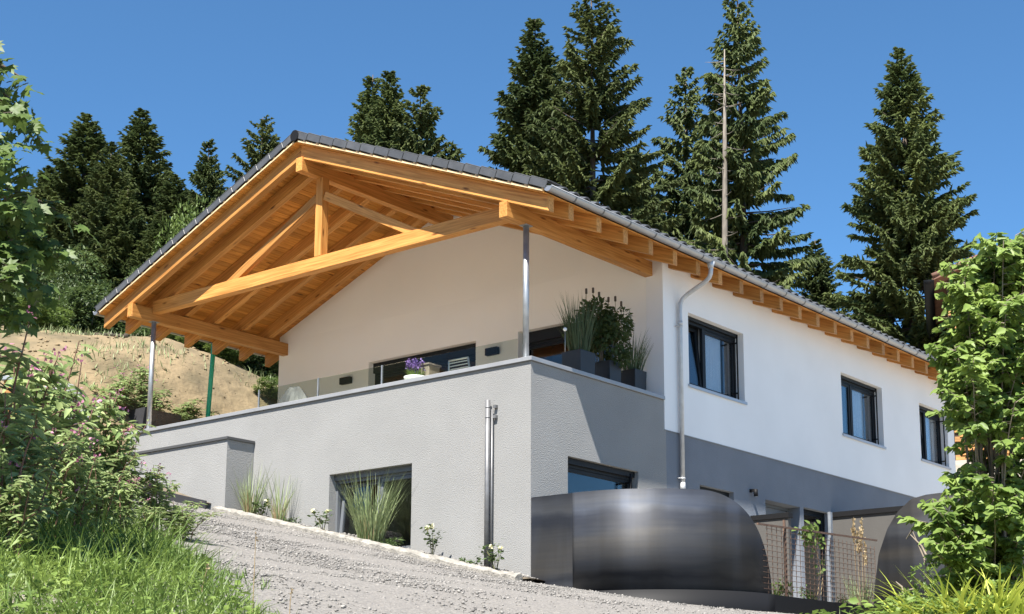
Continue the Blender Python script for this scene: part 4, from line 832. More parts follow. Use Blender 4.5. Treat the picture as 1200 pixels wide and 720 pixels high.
for a in [
    (0, 4, 352, 43, 1.3, 'dark bush at the crest of the dirt slope under the maple branches', 'bushleaf'),
    (1, 38, 348, 44, 1.2, 'dark rounded bush above the left part of the dirt slope', 'bushleaf'),
    (0, 74, 352, 43.5, 1.4, 'dark bush on the crest straight above the boulders', 'bushleaf'),
    (2, 96, 340, 47, .7, 'tall dark deciduous bush behind the crest left of the roof corner', 'bushleaf'),
    (1, 112, 356, 43, 1.3, 'low dark bush on the crest just left of the roof corner', 'bushleaf'),
    (0, 146, 382, 42.5, 1.8, 'bush under the left roof corner behind the steel post', 'bushleaf'),
    (1, 178, 372, 44, 1.5, 'dark bush seen between post and green pipe', 'bushleaf'),
    (0, 212, 384, 43.5, 1.7, 'dark bush above the top of the green pipe', 'bushleaf'),
    (1, 250, 390, 44.5, 1.6, 'dark bush right of the green pipe', 'bushleaf'),
    (0, 284, 402, 45, 1.6, 'dark bush behind the two pale trunks', 'bushleaf'),
    (1, 320, 400, 46, 1.5, 'dark bush against the white gable wall', 'bushleaf'),
    (2, 55, 300, 50, .9, 'dark leafy tree under the maple crown', 'bushleaf'),
    (2, 140, 345, 50, .8, 'dark leafy tree in front of the broad left spruces', 'bushleaf'),
    (2, 222, 262, 52, .36, 'pale green young tree shining out of the dark spruces left of the roof', 'paleleaf'),
    (1, 196, 318, 51, .5, 'green bush under the pale young tree', 'bushleaf'),
]: bush(*a, group='bushes along the top of the dirt slope')
for (x, y, d, s, lab) in ((318, 456, 37, .28, 'small green weeds at the right end of the dirt slope'), (232, 432, 39, .35, 'tuft of weeds high on the dirt slope'), (265, 441, 38.5, .35, 'tuft of weeds near the crest right of the pipe'), (52, 398, 40, .5, 'pale green weeds at the crest on the left'), (205, 424, 40, .3, 'small weed patch between post and pipe on the slope')):
    p = at(x, y, d); t = thing('weed_tuft', lab, 'weeds', (p[0], p[1], hz(p[0], p[1])), 0); me = BM[0].copy(); me.materials.clear(); me.materials.append(M['paleleaf']); o = link('foliage', me, None, t); t.scale = (s * 1.3, s * 1.3, s * .6)

hp = HSTONES(17000); kk = np.sin(hp[:, 0] * 1.1 + 2 * np.sin(hp[:, 1] * .7)) + np.sin(hp[:, 1] * 1.9) + rng.normal(0, .5, len(hp)) > .45; hp = hp[kk]; n = len(hp)
V, F = blades(hp, U(0, 6.28, n), U(0, .7, n), U(.3, 1.6, n), U(.10, .30, n), U(.012, .03, n), 2); tag(link('dry_grass', np_mesh('dry_grass', V, F), M['orn']), kind='stuff')
# ---- balsam: tall stems with lance-shaped leaves and pink flower heads
def balsam_mesh(H, seed, flowers=3, spread=.42, nst=3):
    r = np.random.default_rng(seed); st = MB(); P = []; Dd = []; S = []; fl = MB(); FP = []; FD = []
    for k in range(nst):
        a = r.uniform(0, 6.283); lean = np.array([math.cos(a), math.sin(a), 0]) * r.uniform(.1, 1) * spread; hh = H * r.uniform(.78, 1.0); b0 = lean * .25
        f_ = lambda s: b0 + lean * s * s * 1.1 + np.array([0, 0, hh * s])
        st.tube([f_(s) - (np.array([0, 0, .3]) if s == 0 else 0) for s in (0, .35, .7, 1.0)], [.017, .014, .010, .005], 6, False)
        def leaves_along(g, n, L0, rad):
            for i in range(n):
                s = .18 + .82 * (i + r.uniform(0, .8)) / n; az = r.uniform(0, 6.283); P.append(g(min(s, 1))); Dd.append((math.cos(az), math.sin(az), r.uniform(-.75, .45) * (1 if s < .9 else -.8))); S.append(L0 * r.uniform(.65, 1.15) * (1.05 - .35 * s))
        leaves_along(f_, int(26 * hh / 2), .34, .1)
        for j in range(7):
            s0 = r.uniform(.22, .9); az = r.uniform(0, 6.283); o = f_(s0); d = np.array([math.cos(az), math.sin(az), .75]); L = r.uniform(.25, .6) * (1.15 - s0 * .6)
            g = lambda s, o=o, d=d, L=L: o + d * L * s + np.array([0, 0, -.10 * s * s])
            st.tube([g(0), g(.5), g(1)], [.008, .006, .003], 4, False); leaves_along(g, 8, .29, .1)
            if j < flowers: FP.append(g(1)); 
        if flowers: FP.append(f_(1.0))
    P = np.array(P); Dd = np.array(Dd); nr = r.normal(0, .3, (len(P), 3)) + np.array([0, 0, 1.]); S = np.array(S); k_ = np.argsort(-S); big, k_ = k_[:45], k_[45:]; V, F = place_template(LEAF_T, LEAF_F, P[k_], Dd[k_], nr[k_], S[k_], .56)
    out = dict(big=(P[big], Dd[big], nr[big], S[big]), leaves=np_mesh('leaves', V, F), stems=st.mesh('stems'))
    if FP:
        FP = np.array(FP); n = 8; Q = np.repeat(FP, n, 0) + r.normal(0, .035, (len(FP) * n, 3)); V, F = place_template(LEAF_T, LEAF_F, Q, r.normal(0, 1, Q.shape) + np.array([0, 0, -.3]), r.normal(0, 1, Q.shape), r.uniform(.035, .062, len(Q)), 1.7); out['flowers'] = np_mesh('flowers', V, F)
    return out
def single_leaves(parent, P, Dd, nr, S, width, me):
    d = unit(np.asarray(Dd, float)); x = unit(np.cross(d, nr)); n = np.cross(x, d)
    for p, a, b, c, s in zip(P, x, d, n, S): link('leaf', me, None, parent, Matrix(((a[0] * s * width, b[0] * s, c[0] * s, p[0]), (a[1] * s * width, b[1] * s, c[1] * s, p[1]), (a[2] * s * width, b[2] * s, c[2] * s, p[2]), (0, 0, 0, 1))))
BLEAF = np_mesh('leaf', LEAF_T, LEAF_F); BLEAF.materials.append(M['balsam'])
BAL = [balsam_mesh(2.0, 31, 1, .5, 3), balsam_mesh(2.0, 32, 0, .6, 4), balsam_mesh(2.0, 33, 1, .45, 4), balsam_mesh(2.0, 34, 0, .65, 5)]
for b_ in BAL: b_['leaves'].materials.append(M['balsam']); b_['stems'].materials.append(M['rstem']); b_.get('flowers') and b_['flowers'].materials.append(M['pink'])
def balsam(i, x, y, d, label, sc=1., group='pink flowering balsam on the bank'):
    top = at(x, y, d); g = float(ground_z(top[0], top[1])) if top[1] < 9.5 else hz(top[0], top[1]); t = thing('balsam_plant', label, 'plant', (top[0], top[1], g), random.uniform(0, 6.28), group); s = max(.25, (top[2] - g) / 2.0); t.scale = (max(s, .55) * sc, max(s, .55) * sc, s)
    for k, me in BAL[i].items():
        if k == 'big': single_leaves(t, *me, .56, BLEAF)
        else: tag(link(k, me, None, t), kind=None if k == 'stems' else 'stuff')
for a in [
    (2, 4, 372, 15.5, 'tallest balsam at the left picture edge under the maple leaves'),
    (0, 30, 395, 17.0, 'tall balsam with pale flower head in front of the dirt slope, far left'),
    (1, 58, 405, 18.5, 'balsam with drooping pink flowers against the dirt slope above the orange box'),
    (2, 84, 428, 19.0, 'balsam with a pale pink flower in front of the boulders'),
    (0, 106, 448, 19.5, 'balsam growing up to the foot of the dirt slope'),
    (3, 124, 486, 19.5, 'leafy balsam without flowers left of the dark raised bed'),
    (1, 139, 486, 20.0, 'balsam leaning over the dark raised bed with drooping leaves'),
    (2, 152, 520, 20.0, 'balsam with dark pink buds at the left end of the coping'),
    (0, 172, 545, 20.0, 'balsam in front of the low grey wall box'),
    (1, 190, 548, 20.2, 'balsam whose dark flower head hangs before the low wall'),
    (3, 206, 584, 20.2, 'low leafy balsam at the road edge, rightmost of the clump'),
    (3, 216, 612, 20.0, 'smallest balsam shoot hanging over the gravel'),
    (1, 12, 452, 14.0, 'balsam with broad leaves low at the left edge'),
    (3, 40, 486, 15.5, 'leafy balsam without flowers in the middle of the clump'),
    (0, 66, 492, 16.5, 'balsam with a magenta flower low in the clump'),
    (2, 96, 508, 17.0, 'balsam with many pink buds below the raised bed'),
    (3, 120, 530, 17.5, 'bushy balsam above the bright grass'),
    (0, 146, 556, 17.8, 'short balsam at the upper edge of the grass bank'),
    (1, 26, 545, 13.5, 'short balsam standing in the tall grass at far left'),
    (3, 176, 590, 18.5, 'small leafy balsam above the road edge'),
    (0, -25, 400, 15.2, 'balsam just outside the left picture edge beside the tallest one'),
    (1, -60, 430, 16.0, 'balsam beyond the left picture edge, second from it'),
    (2, -20, 500, 13.6, 'low balsam half outside the left picture edge'),
]: balsam(*a)
for a in [(2, 150, 430, 33.5, 'pink flowering plant in the raised bed left of the steel post'), (0, 168, 426, 33.8, 'leafy plant in the raised bed right behind the steel post'), (3, 134, 442, 33.2, 'plant at the left end of the raised bed'), (1, 184, 452, 33.5, 'pale plant showing right of the steel post'), (3, 218, 468, 34., 'small plant above the coping left of the green pipe'), (1, 233, 474, 34., 'lowest plant above the coping next to the green pipe')]: balsam(*a, sc=1.3, group='plants behind the left end of the terrace')

# ---- maple at the left edge: trunk and crown just outside, hanging boughs in view
tr = at(-165, 700, 13.5); mg = float(ground_z(tr[0], tr[1])); mp_ = thing('maple_tree', 'maple with large lobed leaves reaching in from the left picture edge', 'tree', (tr[0], tr[1], mg))
b = MB(); tt = Vector((0, 0, 6.5)); b.tube([(0, 0, -.3), (.05, .1, 2.2), (.2, -.1, 5.8)], [.12, .095, .03], 10); P = []; Dd = []; Sz = []
org = np.array([tr[0], tr[1], mg])
def bough(zs, x, y, d, n, spread=.26, size=.135, f0=.35):
    e = at(x, y, d) - org; s_ = np.array([.05, .05, zs]); mid = (s_ + e) / 2 + np.array([0, 0, .45]); pts = [s_ * (1 - t) ** 2 + mid * 2 * t * (1 - t) + e * t * t for t in np.linspace(0, 1, 7)]
    b.tube(pts[:6], [.03 * (1 - t) + .004 for t in np.linspace(0, 1, 7)][:6], 5, False)
    for k in range(n):
        t = f0 + (1 - f0) * rng.random() ** .75; p = s_ * (1 - t) ** 2 + mid * 2 * t * (1 - t) + e * t * t; az_ = rng.uniform(0, 6.283); dd = np.array([math.cos(az_), math.sin(az_), rng.uniform(-.9, .1)]); tw = p + dd * spread * rng.random() * (1.15 - t * .5)
        P.append(tw); Dd.append(dd + np.array([0, 0, -.3])); Sz.append(size * rng.uniform(.7, 1.25))
        if k % 3 == 0: b.tube([p, tw], [.005, .003], 3, False)
for a in [(4.6, 4, 74, 13, 26, .12), (4.5, 30, 108, 13, 46), (4.3, 42, 148, 13.2, 70), (4.1, 24, 140, 12.6, 60), (4.0, 52, 168, 13.4, 46), (3.8, 34, 205, 13, 80), (3.6, 12, 190, 12.4, 80), (3.5, 20, 250, 12.6, 120), (3.3, 40, 262, 13.2, 80), (3.2, 98, 268, 13.8, 60, .20), (3.0, 70, 300, 13.5, 100), (3.1, 30, 300, 12.8, 140), (2.8, 10, 330, 12.5, 150), (2.8, 44, 332, 13, 100), (2.6, 58, 350, 13.5, 60), (2.4, 8, 372, 12.8, 120), (2.3, 30, 372, 13.4, 70), (3.9, 63, 176, 13.5, 14, .12), (4.4, 56, 118, 13.4, 8, .1), (4.6, -120, 60, 13.5, 70), (5., -260, 40, 13.5, 80), (4.4, -330, 160, 13.8, 80), (4., -300, 270, 13.2, 80), (3.6, -240, 330, 14.4, 70), (4.6, -180, 120, 14.6, 80), (5.2, -150, -40, 13.8, 70), (5.5, -80, 10, 13.0, 40), (3.8, -90, 220, 14.5, 80), (4.8, -200, 20, 12.6, 80)]: bough(a[0], a[1], a[2], a[3], int(a[4] * (.55 if a[2] < 240 else .8)), *a[5:])
P = np.array(P); Dd = np.array(Dd); Sz = np.array(Sz); NR = rng.normal(0, .35, P.shape) + np.array([-.45, -.25, .8]); k_ = np.argsort(-((P + org - CAM) @ RGT) - Sz * 2); big, rest = k_[:290], k_[290:]
MLEAF = np_mesh('leaf', MAPLE_T, MAPLE_F); MLEAF.materials.append(M['maple']); single_leaves(mp_, P[big], Dd[big], NR[big], Sz[big], 1., MLEAF)
V, F = place_template(MAPLE_T, MAPLE_F, P[rest], Dd[rest], NR[rest], Sz[rest]); tag(link('leaves', np_mesh('leaves', V, F), M['maple'], mp_), kind='stuff'); b.build('trunk', M['bark'], mp_)

# ---- the leafy shrub on the right, with bare stems inside
sd = 12.5; sb = at(1168, 720, sd); sg = float(ground_z(sb[0], sb[1])); org = np.array([sb[0], sb[1], sg]); sh = thing('leafy_shrub', 'tall fresh green shrub with grey bare stems at the right edge', 'shrub', tuple(org))
b = MB(); P = []; Dd = []; Sz = []
tips = [(1120, 388, 0), (1126, 352, .3), (1118, 430, .2), (1138, 312, .1), (1166, 282, 0), (1190, 276, .2), (1208, 280, 0), (1126, 335, 0), (1148, 330, .3), (1185, 310, .2), (1172, 395, .4), (1152, 400, -.3), (1195, 425, -.4), (1135, 380, .2), (1170, 500, .3), (1205, 560, .2), (1185, 640, -.4), (1145, 660, -.6), (1128, 600, -.3), (1130, 322, -.3), (1152, 296, .2), (1176, 282, -.2), (1196, 300, .4), (1215, 290, .1), (1118, 405, -.5), (1150, 360, .5), (1180, 350, -.5), (1205, 380, 0), (1092, 588, -.5), (1086, 612, -.8), (1120, 556, -.3), (1140, 560, 0), (1200, 330, .3), (1215, 470, 0), (1188, 385, .2), (1100, 600, -.9), (1165, 560, -.8), (1098, 650, -1.1), (1160, 450, .8), (1190, 470, -.6), (1215, 520, -.3), (1120, 640, -1.1), (1165, 600, -.9), (1200, 620, -.7), (1140, 430, -.7), (1225, 430, .2), (1175, 540, .4), (1230, 350, .3), (1094, 632, .2)]
for (x, y, dd_) in tips:
    e = at(x, y, sd + dd_) - org; a = random.uniform(0, 6.28); s_ = np.array([math.cos(a) * .22, math.sin(a) * .22, -.2]); mid = np.array([e[0] * .2 + random.uniform(-.12, .12), e[1] * .2 + random.uniform(-.12, .12), e[2] * .62 + .2]); bz = lambda t: s_ * (1 - t) ** 2 + mid * 2 * t * (1 - t) + e * t * t
    b.tube([bz(t) for t in np.linspace(0, 1, 8)], [.010 * (1 - t) + .003 for t in np.linspace(0, 1, 8)], 6, False)
    n = 25
    for k in range(n):
        t_a = .68 if y < 470 else (.45 if y < 570 else .30); t0 = t_a + (1 - t_a) * (k + rng.random()) / n; p0 = bz(min(t0, 1)); az_ = rng.uniform(0, 6.283); td = np.array([math.cos(az_), math.sin(az_), rng.uniform(-.15, .6)]); L = rng.uniform(.12, .36) * (1.25 - t0 * .5)
        p1 = p0 + td * L; b.tube([p0, p1], [.005, .002], 3, False); m = 18
        for i in range(m):
            s = .15 + .85 * (i + rng.random() * .6) / m; q = p0 + td * L * s; z_ = az_ + (1.1 if i % 2 else -1.1) + rng.uniform(-.4, .4); P.append(q); Dd.append((math.cos(z_), math.sin(z_), rng.uniform(-.95, .2))); Sz.append(.092 * rng.uniform(.6, 1.2))
P = np.array(P); Dd = np.array(Dd); Sz = np.array(Sz); NR = rng.normal(0, .4, P.shape) + np.array([-.4, -.2, .8]); k_ = np.argsort((P + org - CAM) @ FWD - Sz * 6); big, rest = k_[:290], k_[290:]
SLEAF = np_mesh('leaf', LEAF_T, LEAF_F); SLEAF.materials.append(M['shrubleaf']); single_leaves(sh, P[big], Dd[big], NR[big], Sz[big], 1.2, SLEAF)
V, F = place_template(LEAF_T, LEAF_F, P[rest], Dd[rest], NR[rest], Sz[rest], 1.2); tag(link('leaves', np_mesh('leaves', V, F), M['shrubleaf'], sh), kind='stuff')
for k in range(16):
    a = random.uniform(0, 6.28); q = random.uniform(.01, .14); b.tube([(math.cos(a) * q, math.sin(a) * q, -.2), (math.cos(a) * (q + .02), math.sin(a) * (q + .02), 1.0), (math.cos(a + .3) * (q + .06), math.sin(a + .3) * (q + .06), 1.9)], [.016, .012, .005], 6, False)
b.build('stems', M['twig'], sh)
tw = MB(); o_ = np.array(at(1084, 668, 12.)); 
for (x1, y1, x2, y2) in ((1092, 690, 1069, 622), (1069, 622, 1062, 632), (1090, 660, 1066, 626), (1060, 700, 1050, 682), (1074, 690, 1050, 700)): tw.tube([at(x1, y1, 12.) - o_, at((x1 + x2) / 2 + 2, (y1 + y2) / 2 - 3, 12.05) - o_, at(x2, y2, 12.1) - o_], [.010, .008, .004], 5, False)
o = tw.build('dry_twigs', M['twig']); o.location = o_; tag(o, 'bare dry forked twig sticking out left of the shrub', 'twig')

# ---- yellow-green strap leaves at the lower right
def grass_clump(name, label, cat, loc, n, r0, L, w, t0, t1, matl, seg=5, group=None, dry=0, part_name='blades', singles=0):
    a = U(0, 6.283, n); rr = r0 * np.sqrt(rng.random(n)); root = np.stack([np.cos(a) * rr, np.sin(a) * rr, np.full(n, -.05)], -1); az_ = a + U(-.9, .9, n); Ls = L * U(.55, 1.05, n)
    V, F = blades(root, az_, U(*t0, n), U(*t1, n), Ls, w * U(.7, 1.2, n), seg, U(-.6, .6, n)); t = thing(name, label, cat, loc, 0, group); nv, nf = len(V) // n, len(F) // n
    for i in range(singles): link('leaf', np_mesh('leaf', V[i * nv:(i + 1) * nv], F[:nf]), M[matl], t)
    tag(link(part_name, np_mesh(part_name, V[singles * nv:], F[singles * nf:] - singles * nv), M[matl], t), kind='stuff')
    if dry:
        a = U(0, 6.283, dry); rr = r0 * np.sqrt(rng.random(dry)); root = np.stack([np.cos(a) * rr, np.sin(a) * rr, np.full(dry, -.05)], -1); V, F = blades(root, a, U(0, .25, dry), U(.1, .7, dry), L * U(.2, .55, dry), w * U(.8, 1.3, dry), 3, U(-.5, .5, dry)); link('dry_blades', np_mesh('dry_blades', V, F), M['dryblade'], t)
    return t
for i, (x, y, d, lab) in enumerate(((1122, 660, 11.2, 'yellow green strap leaf clump arching out left below the shrub'), (1150, 658, 11.4, 'yellow green strap leaf clump straight below the shrub stems'), (1182, 668, 10.8, 'yellow green strap leaf clump with reddish tips, lower right'), (1212, 655, 11., 'yellow green strap leaf clump cut by the right picture edge'))):
    top = at(x, y, d); g = float(ground_z(top[0], top[1])); Hc = top[2] - g
    o = grass_clump('strap_leaf_plant', lab, 'plant', (top[0], top[1], g), 260, .34, Hc * 1.22, .034, (.0, .6), (.8, 3.0), 'strap', 7, 'strap leaf plants below the shrub', 20, singles=50)
for i, (x, y, d, lab) in enumerate(((1075, 660, 11.6, 'low leafy weeds under the left flank of the shrub'), (1105, 690, 10.6, 'low leafy weeds between the strap leaf clumps'), (1165, 690, 11.8, 'dark leafy weeds below the shrub stems'))):
    top = at(x, y, d); g = float(ground_z(top[0], top[1])); t = thing('leafy_weeds', lab, 'plant', (top[0], top[1], g)); s = (top[2] - g) / 2.45; me = bush_mesh('foliage', 1.0, 2.6, 900, .14, 50 + i, 8); link('foliage', me, M['shrubleaf'], t); t.scale = (s * .9, s * .9, s)

# undergrowth on the little bank under the shrub: nobody could count it
bk_ = np.array(at(1195, 700, 11.2)); n = 9000; un = np.stack([bk_[0] + rng.normal(0, 1.1, n), bk_[1] + rng.normal(0, 1.1, n), np.zeros(n)], -1); un[:, 2] = plane_z(un[:, 0], un[:, 1]) + 1.05 * np.exp(-((un[:, 0] - bk_[0]) ** 2 + (un[:, 1] - bk_[1]) ** 2) / (2 * 1.5 ** 2)) - .05
a = U(0, 6.283, n); V1 = blades(un, a, U(0, .8, n), U(.4, 2., n), U(.15, .5, n), U(.008, .02, n), 3)
n2_ = 6000; q_ = un[:n2_] + np.stack([rng.normal(0, .05, n2_), rng.normal(0, .05, n2_), U(.05, .45, n2_)], -1); a = U(0, 6.283, n2_); V2 = place_template(LEAF_T, LEAF_F, q_, np.stack([np.cos(a), np.sin(a), U(-.5, .4, n2_)], -1), rng.normal(0, .4, (n2_, 3)) + np.array([0, 0, 1.]), U(.05, .11, n2_), 1.2)
tag(link('undergrowth', np_mesh('undergrowth', *join(V1, V2)), M['shrubleaf']), kind='stuff')
# ---- grass bank at the lower left
def bank_pts(N):
    u = U(-17, -4.9, N); v = U(-11, 8.5, N); k = (u < road_out(v) - .05 + .18 * np.sin(v * 3.1) + .1 * np.sin(v * 7.7)); 
    d = np.stack([u, v], -1) - CAM[:2]; a_ = np.arctan2(d[:, 1], d[:, 0]); r_ = np.hypot(d[:, 0], d[:, 1]); k &= (r_ > 8) & (a_ > .74) & (a_ < 1.16) & (rng.random(N) < np.clip(13. / np.maximum(r_, 1), .35, 1))
    u, v = u[k], v[k]; return np.stack([u, v, plane_z(u, v) - .06], -1)
root = bank_pts(128000); n = len(root); az_ = U(0, 6.283, n); patch = .72 + .30 * np.sin(root[:, 0] * 1.9 + np.sin(root[:, 1] * 1.3)) * np.sin(root[:, 1] * 1.7) + .28 * np.sin(root[:, 0] * 6.1 + 2 * np.sin(root[:, 1] * 4.3)) * np.sin(root[:, 1] * 5.3); edge_ = np.clip((road_out(root[:, 1]) - root[:, 0]) / .8, .25, 1)
V, F = blades(root, az_, U(.0, .9, n), U(.4, 2.3, n), ((.14 + .42 * rng.random(n) ** 1.6) * patch * edge_ + .06) * (1 + 1.1 * np.clip((np.hypot(root[:, 0] - CAM[0], root[:, 1] - CAM[1]) - 12) / 7, 0, 1)), U(.008, .02, n), 3, U(-1, 1, n)); tag(link('grass', np_mesh('grass', V, F), M['grass']), kind='stuff')
root = bank_pts(9000)[:1500]; n = len(root); rt = np.repeat(root, 7, 0) + np.concatenate([rng.normal(0, .03, (n * 7, 2)), U(.03, .24, (n * 7, 1))], 1) if False else None
root = bank_pts(26000); root = root[root[:, 0] < road_out(root[:, 1]) - .5]; n = len(root); root[:, 2] += U(.05, .3, n); a = U(0, 6.283, n); V, F = place_template(LEAF_T, LEAF_F, root, np.stack([np.cos(a), np.sin(a), U(-.2, .5, n)], -1), rng.normal(0, .4, (n, 3)) + np.array([0, 0, 1.]), U(.05, .10, n), 1.2); tag(link('ground_weeds', np_mesh('ground_weeds', V, F), M['grass']), kind='stuff')
for i, (x, yt, yb, lab) in enumerate(((296, 622, 712, 'thin dry weed stalk standing before the gravel road'), (338, 690, 722, 'short dry stalk at the right tip of the grass bank'), (230, 662, 712, 'dark thin stalk leaning at the edge of the grass'))):
    d = 12.6; p = at(x, yb, d); q = at(x + (4 if i < 2 else 14), yt, d) - p; st = MB(); st.tube([(0, 0, -.8), Vector(q) * .5 + Vector((.01, .01, 0)), Vector(q)], [.005, .004, .002], 5, False); t = thing('weed_stalk', lab, 'weed', tuple(p)); st.build('stalk', M['drystem'], t)
    Q = np.array([q] * 14) * U(.86, 1.02, (14, 1)); V, F = place_template(LEAF_T, LEAF_F, Q, rng.normal(0, 1, Q.shape), rng.normal(0, 1, Q.shape), U(.015, .03, 14)); link('seed_head', np_mesh('seed_head', V, F), M['dryblade'], t)

# ---- plants along the front wall
def gz(u, v): return float(strip_z(np.array(u), np.array(v)))
for (v, H_, n, lab, m_, lean) in ((6.42, 1.15, 95, 'tall ornamental grass in front of the dark side of the low wall box', 'orn', (.1, .9)), (5.62, 1.15, 50, 'sparse ornamental grass second from the low wall box', 'orn', (.15, 1.1)), (3.26, 1.40, 300, 'full ornamental grass fountain in front of the basement window', 'orn', (.15, 1.1))):
    grass_clump('ornamental_grass', lab, 'grass', (-.34, v, gz(-.34, v)), n, .11 if n < 200 else .2, H_, .014, (0, .42), lean, m_, 6, 'ornamental grasses along the front wall', 60)
def rose(u, v, H_, label, seed):
    r = np.random.default_rng(seed); t = thing('rose_bush', label, 'rose', (u, v, gz(u, v)), 0, 'small roses along the front wall'); st = MB(); P = []; Dd = []; FP = []
    for k in range(5):
        a = r.uniform(0, 6.283); q = r.uniform(.05, .24); e = np.array([math.cos(a) * q, math.sin(a) * q, H_ * r.uniform(.7, 1)]); st.tube([(0, 0, -.05), e * .5 + np.array([.02, 0, .03]), e], [.007, .005, .003], 5, False)
        for i in range(16): s = r.uniform(.35, 1); az_ = r.uniform(0, 6.283); P.append(e * s); Dd.append((math.cos(az_), math.sin(az_), r.uniform(-.3, .5)))
        if k < 2: FP.append(e)
    P = np.array(P); V, F = place_template(LEAF_T, LEAF_F, P + r.normal(0, .03, P.shape), np.array(Dd), r.normal(0, .4, P.shape) + np.array([0, 0, 1]), r.uniform(.05, .09, len(P)), 1.4); link('leaves', np_mesh('leaves', V, F), M['roseleaf'], t); st.build('stems', M['stem'], t)
    FP = np.repeat(np.array(FP), 14, 0); V, F = place_template(LEAF_T, LEAF_F, FP + r.normal(0, .012, FP.shape), r.normal(0, 1, FP.shape) + np.array([0, 0, .5]), r.normal(0, 1, FP.shape), r.uniform(.035, .05, len(FP)), 1.8); link('blossoms', np_mesh('blossoms', V, F), M['rose'], t)
rose(-.36, 4.42, .40, 'small pale rose left of the basement window', 61); rose(-.36, 1.80, .52, 'pale yellow rose right of the basement window', 62); rose(-.36, .42, .50, 'pale rose between vent pipe and house corner', 63); rose(-.4, 6.08, .34, 'tiny rose between the two left ornamental grasses', 64)
for (u, v, s, lab) in ((-.38, 2.82, .16, 'low green cover plant under the basement window'), (-.36, 1.05, .14, 'low green plant at the foot of the vent pipe'), (-.4, 5.3, .12, 'low green plant right of the sparse ornamental grass')):
    t = thing('low_plant', lab, 'plant', (u, v, gz(u, v) - .02)); me = bush_mesh('foliage', 1., 1., 160, .38, int(v * 10), 6); link('foliage', me, M['roseleaf'], t); t.scale = (s * 1.5, s * 1.5, s)

# ---- plants on the terrace
zs = .41
grass_clump('reed_grass', 'tall green reed grass in the planter nearest the corner post', 'grass', (1.84, .40, zs), 260, .17, 1.18, .020, (0, .28), (.1, .75), 'orndark', 5, None, 30)
grass_clump('small_grass', 'fine dark grass in the planter closest to the white wall', 'grass', (3.50, .40, zs - .02), 170, .15, .95, .014, (0, .35), (.2, .8), 'orndark', 5)
t = thing('leafy_bush', 'dense leafy green bush in the middle planter', 'bush', (2.66, .42, zs - .1)); me = bush_mesh('foliage', .62, 1.30, 3000, .10, 71, 18); link('foliage', me, M['bushleaf'], t); me = stems_mesh(.4, 1.1, 6, .01, 8); link('stems', me, M['twig'], t)
ct = thing('cattail_plant', 'cattail stems with brown heads standing above the reed planter', 'plant', (2.0, .48, zs)); qs = ((1.66, .5, 338), (1.86, .55, 337), (2.06, .5, 342), (2.36, .55, 348), (2.58, .5, 347), (2.80, .5, 353))
for i, (u, v, y) in enumerate(qs):
    x = (687, 695, 702, 713, 721, 728)[i]; q = on(x, y, 1, .5); st = MB(); st.tube([(q[0] - 2.0, .02, 0), (q[0] - 2.0, .02, q[2] - zs)], [.008, .005], 5); st.build('stem', M['stem'], ct); hd = MB(); hd.tube([(q[0] - 2.0, .02, q[2] - zs - .11), (q[0] - 2.0, .02, q[2] - zs - .10), (q[0] - 2.0, .02, q[2] - zs - .01), (q[0] - 2.0, .02, q[2] - zs)], [.006, .022, .022, .004], 8); hd.build('seed_head', M['bark'], ct)
qv = pos_u(487, 441, 1.0); t = thing('lavender', 'purple lavender blooming in the white pot', 'plant', (1.0, qv[1], qv[2] - .05)); n = 150; a = U(0, 6.283, n); V, F = blades(np.stack([np.cos(a) * .1, np.sin(a) * .1, 0 * a], -1), a, U(0, .5, n), U(.4, 1.5, n), U(.12, .26, n), U(.012, .02, n), 3); link('leaves', np_mesh('leaves', V, F), M['grass'], t)
k = 34; a = U(0, 6.283, k); rr = .17 * np.sqrt(rng.random(k)); tp = np.stack([np.cos(a) * rr, np.sin(a) * rr, U(.22, .36, k)], -1); Q = np.repeat(tp, 12, 0) + np.stack([rng.normal(0, .014, k * 12), rng.normal(0, .014, k * 12), U(-.08, .05, k * 12)], -1); V, F = place_template(LEAF_T, LEAF_F, Q, rng.normal(0, 1, Q.shape), rng.normal(0, 1, Q.shape), U(.03, .05, len(Q)), 1.5); link('blossoms', np_mesh('blossoms', V, F), M['lav'], t)

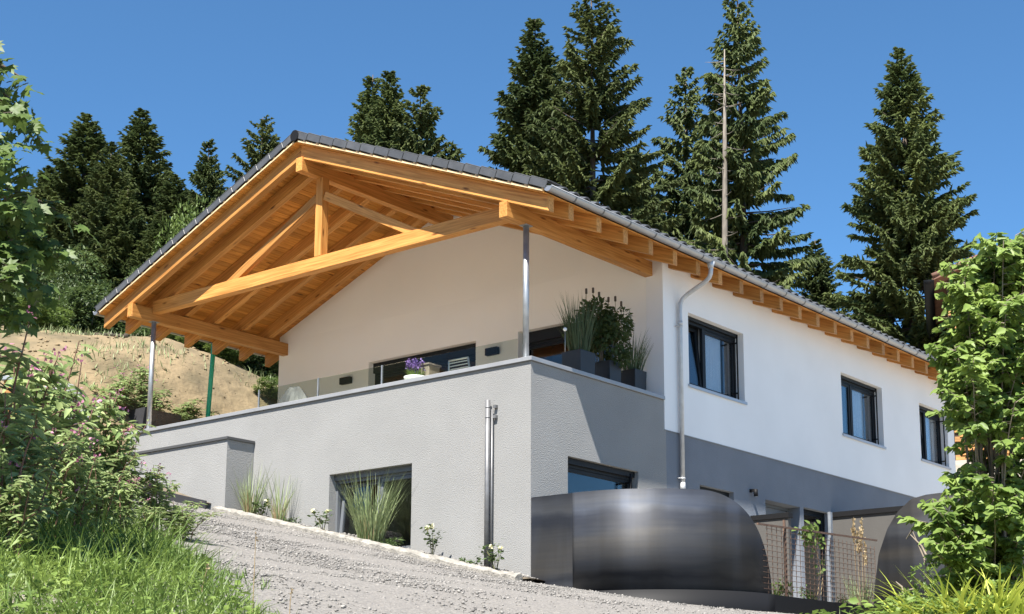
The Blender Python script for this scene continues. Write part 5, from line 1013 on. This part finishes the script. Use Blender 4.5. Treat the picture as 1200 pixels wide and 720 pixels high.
# ---- plants by the grid fence
q = on(1012, 704, 1, -2.75); grass_clump('feather_grass', 'tall dry feather grass behind the right end of the grid fence', 'grass', (q[0], -2.7, -3.9), 130, .14, .75, .012, (0, .4), (.2, 1.0), 'orn', 5, None, 60)
t = thing('feather_plumes', 'pale upright seed plumes of the feather grass', 'grass', (q[0], -2.7, -3.9))
for k in range(6):
    x0, y0, hh = random.uniform(-.1, .2), random.uniform(-.06, .06), random.uniform(1.2, 1.75); st = MB(); st.tube([(x0 * .5, y0, 0), (x0, y0, hh)], [.005, .003], 4, False); st.build('stalk', M['drystem'], t); Q = np.stack([x0 + rng.normal(0, .012, 60), y0 + rng.normal(0, .012, 60), U(hh - .42, hh, 60)], -1); V, F = place_template(LEAF_T, LEAF_F, Q, rng.normal(0, .35, Q.shape) + np.array([0, 0, 1.]), rng.normal(0, 1, Q.shape), U(.04, .07, 60)); link('plume', np_mesh('plume', V, F), M['dryblade'], t)
for (x, y, s, lab) in ((914, 696, .28, 'low yellow green cushion plant behind the left end of the grid fence'), (945, 698, .20, 'smaller cushion plant in the middle behind the grid fence'), (985, 704, .16, 'tiny pinkish plant at the foot of the pale fence post')):
    p = on(x, y, 1, -2.75); t = thing('cushion_plant', lab, 'plant', (p[0], -2.78, -3.9)); me = bush_mesh('foliage', 1., 1.1, 220, .3, int(x), 7); link('foliage', me, M['paleleaf'], t); t.scale = (s, s * .6, s)
t = thing('climbing_vine', 'vine with pale leaves climbing over the grid fence', 'vine', (3.6, -2.97, -3.9)); st = MB(); P = []
for (pts) in (((958, 698), (962, 668), (955, 640), (943, 628)), ((962, 698), (966, 660), (968, 636), (960, 624), (950, 622))):
    w3 = [on(x, y, 1, -2.97) - np.array([3.6, -2.97, -3.9]) for x, y in pts]; st.tube(w3, .007, 5, False); P += [w3[-1] + rng.normal(0, .10, 3) * np.array([1, .15, .6]) for _ in range(20)] + [w3[-2] + rng.normal(0, .12, 3) * np.array([1, .15, .8]) for _ in range(14)] + [w3[1] + rng.normal(0, .08, 3) * np.array([1, .15, 1]) for _ in range(5)]
P = np.array(P); V, F = place_template(LEAF_T, LEAF_F, P, rng.normal(0, 1, P.shape) + np.array([0, 0, -.4]), rng.normal(0, .5, P.shape) + np.array([-.4, -.6, .6]), U(.08, .14, len(P)), 1.5); link('leaves', np_mesh('leaves', V, F), M['paleleaf'], t); st.build('stem', M['drystem'], t)
